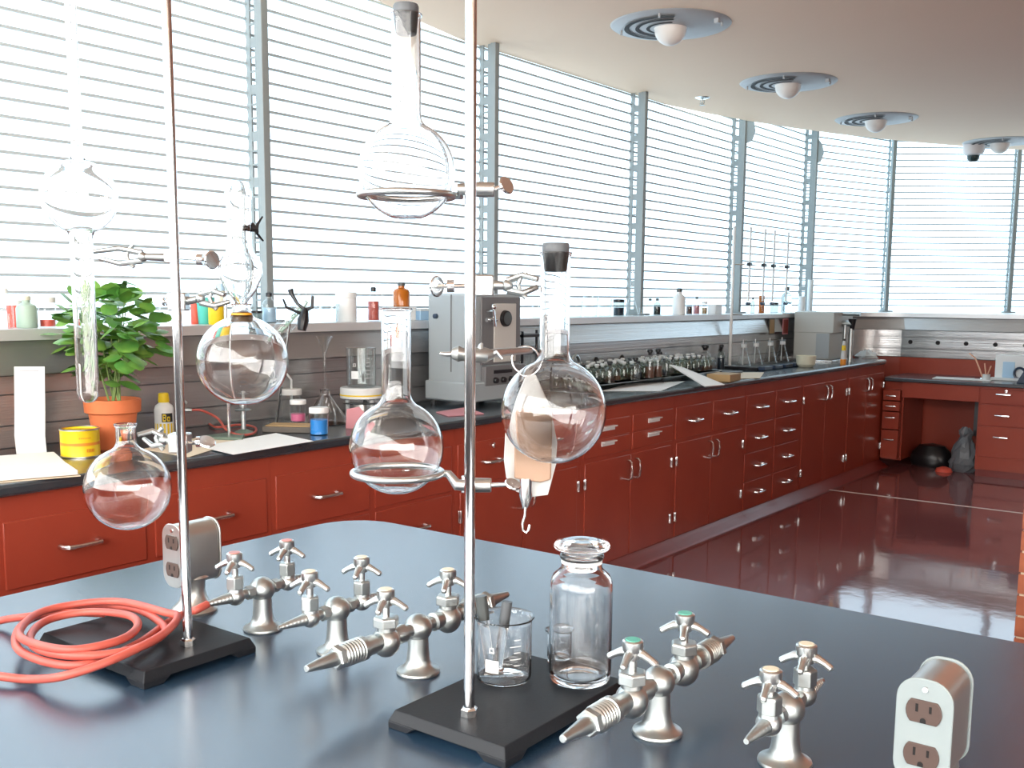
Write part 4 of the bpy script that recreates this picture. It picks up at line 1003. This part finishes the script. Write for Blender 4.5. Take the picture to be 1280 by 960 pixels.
# cluster of clear jars beyond the rows
for k, (px, py, wp, hp_, cap_, m_, lab) in enumerate([(859, 455, 8, 22, 'knob_black', 'thin_glass_dark', 'slim dark-capped bottle at the left of the jar cluster past the rows'), (869, 457, 12, 26, 'thin_glass', 'thin_glass', 'round clear bottle left of the big stoppered one, past the bottle rows'), (881, 455, 15, 34, 'knob_black', 'thin_glass', 'largest clear round bottle with black stopper beyond the bottle rows'), (890, 460, 10, 17, 'frosted', 'thin_glass', 'squat clear jar with pale lid in front of the largest round bottle'), (901, 459, 9, 32, 'knob_black', 'thin_glass_dark', 'dark bottle with black stopper just left of the burette stand')]):
    c = bz(px, py, -3.2); s_ = scl(c); P_ = small_bottle('clear_bottle', wp * s_ * .5, hp_ * s_, lab, 'bottle', None, cap_, 'dark_blue' if k == 4 else None, m_, .5); P_.location = c
# ---- burette stand
c = Vector((-3.15, 6.75, ZT + .0005)); rr_ = onx(912, 457, -3.15)
c = Vector((-3.25, onx(912, 457, -3.25).y, ZT + .0005))
bs = thing('burette_stand', 'tall white burette stand rod with a long cross bar before the windows', 'laboratory stand', c)
obj('stand_rod', G().tube([(0, 0, 0), (0, 0, 1.02)], .011, 12), 'white_enamel', bs)
obj('stand_base', G().box(-.05, -.08, 0, .05, .08, .018), 'knob_black', bs, bevel=.004)
bp_ = [onx(px, 332, -3.12) for px in (937, 955, 967, 984)]
zc_ = sum(p.z for p in bp_) / 4
obj('cross_bar', G().tube([(0, 0, zc_ - c.z), (.07, .03, zc_ - c.z), (.102, bp_[3].y - c.y, zc_ - c.z)], .005, 8), 'polished_steel', bs)
obj('cross_bar', G().tube([(0, 0, zc_ - c.z - .36), (.07, .03, zc_ - c.z - .36), (.102, bp_[3].y - c.y, zc_ - c.z - .36)], .005, 8), 'polished_steel', bs)
places = ['leftmost', 'second from the left', 'third from the left', 'rightmost']
bu = None
for k, p in enumerate(bp_):
    lab = places[k] + ' of the four glass burettes on the tall stand'
    if bu is None:
        bu = thing('burette', lab, 'burette', (0, 0, 0), group='burettes on the tall stand')
        obj('burette_tube', G().lathe([(0.0075, -.26), (.0075, .26), (.0085, .262)], 12), 'white_enamel', bu)
        obj('stopcock', G().tube([(0, -.022, -.28), (0, .022, -.28)], [.011, .011], 10), 'dark_blue', bu)
        obj('tip', G().lathe([(.0015, -.37), (.004, -.30), (.006, -.26)], 10), 'thin_glass', bu)
        obj('clip', G().box(-.014, -.016, -.012, .014, .016, .012), 'knob_black', bu); o = bu
    else: o = dup(bu, (0, 0, 0), 0, lab)
    o.location = (-3.12, p.y, zc_)
er = None
for k, px in enumerate((929, 944, 962, 977)):
    c = onx(px, 461, -3.10); c.z = ZT + .0235; lab = places[k] + ' of the four conical flasks below the burettes'
    if er is None:
        er = thing('conical_flask', lab, 'flask', (0, 0, 0), group='conical flasks below the burettes')
        obj('flask_body', G().lathe([(0, 0), (.052, 0), (.055, .006), (.050, .02), (.020, .125), (.018, .14), (.018, .165), (.026, .170)], 26), 'thin_glass', er)
        obj('stirring_rod', G().tube([(-.02, .03, .01), (.0, -.015, .19)], .0035, 8), 'white_enamel', er)
        obj('collar', G().lathe([(.019, .135), (.021, .135), (.021, .16), (.019, .16)], 20), 'frosted', er); o = er
    else: o = dup(er, (0, 0, 0), 0, lab)
    o.location = c
t = thing('flask_tray', 'long black tray under the four conical flasks', 'tray', (-3.08, 7.20, ZT + .0005))
obj('tray_body', G().box(-.10, -.38, 0, .10, .43, .022), 'knob_black', t, bevel=.004)
for k in range(4): obj('front_block', G().box(.10, -.36 + k * .19, .003, .15, -.22 + k * .19, .028), 'dark_blue', t, bevel=.004)
c = bz(1000, 459) + Vector((.02, .06, 0)); s_ = scl(c)
tag(obj('white_bowl', G().lathe([(0, .001), (.05, 0), (.068, .02), (.075, .085), (.071, .085), (.064, .022), (.04, .008), (0, .008)], 28), 'cream_plastic', loc=c), 'small cream bowl on the bench in front of the beige analyser', 'bowl')
# beige analyser at the end of the bench
t = thing('analyser', 'beige box analyser with an open bay and side fittings at the far bench end', 'instrument', (-3.08, 8.35, ZT))
gg = G().box(-.17, -.20, .02, .13, .24, .40); obj('housing', gg, 'instrument_beige', t, bevel=.006)
obj('head', G().box(-.17, -.205, .235, .16, .24, .403), 'instrument_beige', t, bevel=.005)
obj('bay', G().box(.02, -.203, .03, .128, -.198, .23), 'instrument_grey', t)
obj('tray', G().box(-.05, -.24, .0, .17, .2, .018), 'polished_steel', t, bevel=.003)
g = G().tube([(.16, 0, .39), (.30, 0, .39)], .018, 12); g.tube([(.16, 0, .31), (.24, 0, .31)], .026, 12); g.tube([(.20, -.05, .0), (.20, -.05, .30)], .016, 12); g.tube([(.235, .0, .0), (.235, 0, .27)], .02, 12)
obj('side_fittings', g, 'satin_nickel', t)
obj('side_knob', G().tube([(.24, 0, .35), (.24, 0, .26)], [.034, .016], 14), 'knob_black', t)
c = bz(1055, 450); s_ = scl(c)
t = thing('squeeze_bottle', 'slim clear bottle with orange base and yellow label right of the analyser', 'bottle', Vector((-2.76, onx(1054, 450, -2.76).y, ZT + .001)))
obj('bottle_body', G().lathe([(0, 0), (.020, 0), (.021, .05), (.016, .10), (.012, .17), (.009, .19), (0, .19)], 18), 'frosted', t); obj('orange_base', G().lathe([(0, -.0004), (.022, 0), (.0225, .04), (.021, .042)], 18), 'orange_band', t)
obj('label_wrap', G().lathe([(.0165, .11), (.0145, .15)], 18), 'yellow_paint', t); obj('cap', G().lathe([(.010, .185), (.010, .20), (0, .202)], 14), 'knob_black', t)
c = bz(1073, 448)
g = G(); random.seed(9); g.lathe([(0, 0), (.09, 0), (.095, .02), (.07, .05), (.03, .065), (0, .06)], 14)
g.v = [(x * random.uniform(.8, 1.15), y * random.uniform(.8, 1.1), z * random.uniform(.7, 1.3)) for x, y, z in g.v]
tag(obj('plastic_wrap', g, 'frosted', loc=c + Vector((.04, .1, 0)), smooth=False), 'crumpled clear plastic wrap at the far end of the bench', 'plastic bag')

# ================================================================ FAR DESK THINGS
ZD = .765
def dz(px, py): 
    p = onz(px, py, ZD); return Vector((p.x, min(max(p.y, 8.85), 9.4), ZD + .0005))
for k, (px, py, wd, dp, lab) in enumerate([(1192, 470, .30, .22, 'wide white paper sheet on the far desk above the knee hole'), (1228, 472, .14, .18, 'small white paper on the far desk left of the white box')]):
    c = ony(px, py, 9.05); tag(obj('paper_sheet', G().box(-wd / 2, -dp / 2, 0, wd / 2, dp / 2, .004), 'paper', loc=(c.x, 9.05, ZD + .001), rz=.1, smooth=False), lab, 'paper')
c = ony(1266, 465, 9.3)
t = thing('white_box', 'white upright box with a dark round handle on the far desk, right edge', 'box', (c.x, 9.28, ZD + .0005))
obj('box_shell', G().box(-.12, -.07, 0, .16, .12, .205), 'white_plate', t, bevel=.004); obj('box_window', G().box(-.06, -.076, .02, .03, -.07, .15), 'light_blue', t, bevel=.002)
obj('round_handle', G().tube([(.07 + .04 * math.cos(a), -.08, .06 + .045 * math.sin(a)) for a in [2 * PI * k / 20 for k in range(20)]], .010, 8, closed=True), 'dark_blue', t)
obj('base_tray', G().box(-.14, -.16, 0, .16, -.07, .02), 'white_plate', t, bevel=.003)
c = ony(1280, 470, 9.1)
tag(obj('dark_case', G().prism([(-.05, 0), (.2, 0), (.2, .16), (.02, .14)], -.06, .06, Matrix.Rotation(PI / 2, 4, 'X')), 'dark_blue', loc=(c.x + .03, 8.98, ZD + .0005), bevel=.004), 'dark case on the far desk cut by the right edge', 'case')
c = ony(1233, 470, 9.05)
t = thing('pen_cup', 'small glass cup holding a pink pen on the far desk', 'cup', (c.x, 9.05, ZD + .0005))
obj('cup', G().lathe([(0, 0), (.028, 0), (.03, .05), (.028, .05), (.026, .004), (0, .004)], 18), 'frosted', t)
obj('pen', G().tube([(0, 0, .01), (-.02, 0, .14)], .005, 8), 'flame_rod', t); obj('pen', G().tube([(0, 0, .02), (.03, 0, .12)], .005, 8), 'flame_rod', t)
c = ony(1229, 468, 9.2)
t = thing('desk_lamp_arm', 'thin curved pinkish tube rising from the far desk against the steel wall', 'tube', (c.x, 9.2, ZD + .0005))
obj('tube_arm', G().tube([(0, 0, 0), (-.03, 0, .08), (-.07, 0, .17), (-.12, 0, .21)], .006, 8), 'flame_rod', t); obj('foot', G().lathe([(0, 0), (.03, 0), (.026, .01), (0, .012)], 16), 'polished_steel', t)

# ================================================================ THINGS ON THE WINDOW SILL
def sill(px, wpx, hpx, kind, m, label, cap=None, X=-3.40, liquid=None, name=None, cat='bottle', dz_=0, lh=.5):
    p = onx(px, 405, X); s_ = depth(p) / 1280; r = wpx / 2 * s_; h = hpx * s_
    loc = (X, p.y, ZS + .0005 + dz_)
    t = thing(name or 'sill_bottle', label, cat, loc)
    if kind == 'bottle':
        obj('bottle_body', G().lathe([(0, 0), (r * .93, 0), (r, .004), (r, h * .60), (r * .85, h * .70), (r * .4, h * .78), (r * .38, h * .88)], 22), m, t)
        obj('cap', G().lathe([(0, h * .86), (r * .45, h * .86), (r * .45, h * .98), (r * .3, h), (0, h)], 16), cap or 'white_enamel', t)
    elif kind == 'jar':
        obj('jar_body', G().lathe([(0, 0), (r * .95, 0), (r, .004), (r, h * .78), (r * .9, h * .82)], 22), m, t)
        obj('lid', G().lathe([(0, h * .80), (r * 1.02, h * .80), (r * 1.02, h * .98), (0, h)], 22), cap or m, t)
    elif kind == 'cup':
        obj('cup_body', G().lathe([(0, 0), (r * .75, 0), (r * .8, .004), (r, h), (r * .93, h), (r * .72, .006), (0, .006)], 22), m, t)
    elif kind == 'cone':
        obj('flask_body', G().lathe([(0, 0), (r, 0), (r * 1.02, .006), (r * .9, .02), (r * .28, h * .42), (r * .22, h * .5), (r * .22, h), (r * .3, h)], 22), m, t)
    elif kind == 'box':
        obj('box_body', G().box(-r * .6, -r, 0, r * .6, r, h), m, t, bevel=.003); obj('box_lid', G().box(-r * .63, -r * 1.03, h * .8, r * .63, r * 1.03, h), cap or m, t, bevel=.002)
    elif kind == 'cyl':
        obj('cylinder_body', G().lathe([(0, 0), (r * 1.6, 0), (r * 1.6, .006), (r, .012), (r, h), (r * 1.15, h)], 20), m, t)
    if liquid: obj('contents', G().lathe([(0, .003), (r * .9, .004), (r * .9, h * lh), (0, h * lh)], 18), liquid, t)
    return t
sill(7, 20, 50, 'bottle', 'thin_glass', 'clear bottle on the sill at the very left edge')
sill(34, 25, 40, 'bottle', 'pale_green', 'rounded pale green bottle with cream cap on the sill, left of the plant', 'cream_plastic')
sill(20, 20, 34, 'jar', 'red_jar', 'red jar on the sill behind the pale green bottle', 'paper', X=-3.48)
sill(60, 20, 38, 'jar', 'thin_glass', 'clear jar with red label on the sill above the plant leaves', 'paper', liquid='red_jar', lh=.25)
sill(186, 30, 26, 'cup', 'thin_glass', 'clear glass dish on the sill left of the left stand rod', name='glass_dish', cat='dish')
sill(244, 10, 26, 'jar', 'red_jar', 'slim red jar on the sill at the left of the teal cup', X=-3.46)
sill(257, 24, 33, 'cup', 'teal_paint', 'teal cup on the sill behind the orange jar', name='teal_cup', cat='cup', X=-3.44)
sill(271, 20, 28, 'jar', 'yellow_paint', 'yellow jar with an orange lid on the sill beside the teal cup', 'orange_band', X=-3.36)
sill(277, 11, 50, 'jar', 'cream_plastic', 'narrow cream container with a blue lid on the sill behind the still head', 'light_blue', X=-3.5)
sill(337, 18, 38, 'bottle', 'thin_glass', 'round bottle of pale blue liquid on the sill by the first mullion', 'knob_black', liquid='light_blue')
sill(321, 14, 16, 'jar', 'thin_glass_dark', 'low dark jar on the sill at the foot of the first mullion', 'knob_black', X=-3.38)
sill(412, 26, 22, 'cup', 'thin_glass', 'low clear dish on the sill left of the white bottle', name='glass_dish', cat='dish')
sill(433, 26, 37, 'jar', 'white_plate', 'white plastic bottle with a tan label on the sill', 'white_plate')
sill(467, 15, 42, 'bottle', 'pink_jar' if 'pink_jar' in MT else 'thin_glass', 'slim bottle of salmon pink liquid with black cap on the sill', 'knob_black', liquid='hose_red', lh=.58)
sill(478, 11, 38, 'bottle', 'thin_glass', 'slim clear bottle right beside the pink bottle on the sill', 'thin_glass')
wb = sill(500, 36, 17, 'box', 'paper', 'low white box on the sill carrying the amber bottle', 'paper', name='carton', cat='box')
h_ = 17 * depth(onx(500, 405, -3.4)) / 1280
sill(502, 21, 30, 'bottle', 'amber', 'amber glass bottle with grey cap standing on the low white box', 'knob_grey', dz_=h_)
sill(529, 30, 14, 'box', 'light_blue', 'low pale blue box on the sill left of the grey instrument', 'paper', name='carton', cat='box')
for k, (px, w_, h2) in enumerate([(672, 16, 24), (690, 18, 28), (718, 22, 20), (738, 20, 26), (756, 18, 22)]):
    sill(px, w_, h2, 'cup', 'thin_glass', ['clear glass dish on the sill right behind the large clamped flask neck', 'clear beaker on the sill behind the large flask neck', 'wide clear dish on the sill right of the large flask neck', 'clear beaker on the sill two left of the dark bottle', 'clear dish on the sill next to the dark round bottle'][k], name='glass_dish', cat='dish')
sill(773, 14, 21, 'jar', 'thin_glass_dark', 'dark smoky round jar on the sill left of the tall conical flask', 'knob_black', liquid='dark_blue')
sill(789, 19, 58, 'cone', 'thin_glass', 'tall-necked conical glass flask on the sill in front of a mullion', name='conical_flask', cat='flask')
sill(802, 7, 10, 'jar', 'thin_glass', 'tiny clear jar on the sill right of the tall conical flask')
sill(812, 9, 21, 'bottle', 'thin_glass', 'small clear bottle with dark cap, left of the black-striped pair on the sill', 'knob_grey')
sill(821, 9, 21, 'bottle', 'thin_glass_dark', 'small black-labelled bottle on the sill, right of the pair', 'knob_grey', liquid='knob_black')
sill(848, 16, 33, 'bottle', 'white_plate', 'white wide bottle with dark cap on the sill beyond the black-labelled one', 'knob_grey')
sill(861, 8, 20, 'jar', 'thin_glass', 'small jar with brown contents on the sill', 'thin_glass', liquid='brown_liquid')
sill(870, 8, 22, 'bottle', 'thin_glass', 'small bottle with pink contents on the sill beside the brown jar', 'knob_grey', liquid='paper_pink')
sill(880, 7, 16, 'jar', 'thin_glass', 'small tan-labelled jar on the sill, last before the white carton', 'white_plate', liquid='wood')
sill(893, 18, 12, 'box', 'white_plate', 'white carton on the sill beside the fourth mullion', name='carton', cat='box', X=-3.38)
sill(940, 5, 20, 'bottle', 'thin_glass_dark', 'thin dark bottle on the sill behind the burettes', 'knob_black')
sill(951, 7, 22, 'jar', 'amber', 'orange amber bottle on the sill behind the burettes', 'amber')
sill(967, 10, 13, 'jar', 'thin_glass_dark', 'low dark teal jar on the sill right of the orange bottle behind the burettes', 'knob_black')
sill(982, 13, 32, 'bottle', 'water_clear', 'pale blue wash bottle with grey cap on the sill left of the analyser', 'knob_grey')
sill(1001, 9, 20, 'cyl', 'white_plate', 'short white cylinder on the sill behind the analyser', name='measuring_cylinder', cat='cylinder')
sill(1011, 7, 40, 'cyl', 'frosted', 'tall pale measuring cylinder on the sill before the fifth mullion', name='measuring_cylinder', cat='cylinder')
# dark framed notices on the steel wall near the burettes
for px, lab in ((965, 'dark framed notice on the steel fascia, left one behind the burettes'), (982, 'reddish framed notice on the steel fascia beside the analyser')):
    p = onx(px, 408, -3.29)
    t = thing('wall_notice', lab, 'notice', (-3.296, p.y, p.z)); obj('frame', G().box(0, -.055, -.065, .006, .055, .065), 'dark_slab' if px < 970 else 'paper_pink', t, bevel=.002); obj('sheet', G().box(.004, -.045, -.055, .0075, .045, .055), 'wood' if px < 970 else 'red_plinth', t)
# ================================================================ LIGHT
w = bpy.data.worlds.new('world'); S.world = w; w.use_nodes = True
bg = w.node_tree.nodes['Background']; bg.inputs[0].default_value = (.85, .93, 1, 1); bg.inputs[1].default_value = 1.0
S.cycles.max_bounces = 24; S.cycles.transmission_bounces = 20; S.cycles.transparent_max_bounces = 24; S.cycles.glossy_bounces = 6; S.cycles.diffuse_bounces = 4
S.cycles.caustics_reflective = False; S.cycles.caustics_refractive = False
S.cycles.use_denoising = True
S.view_settings.view_transform = 'Standard'; S.view_settings.look = 'None'; S.view_settings.gamma = 1; S.view_settings.use_curve_mapping = False
S.view_settings.exposure = 0.4
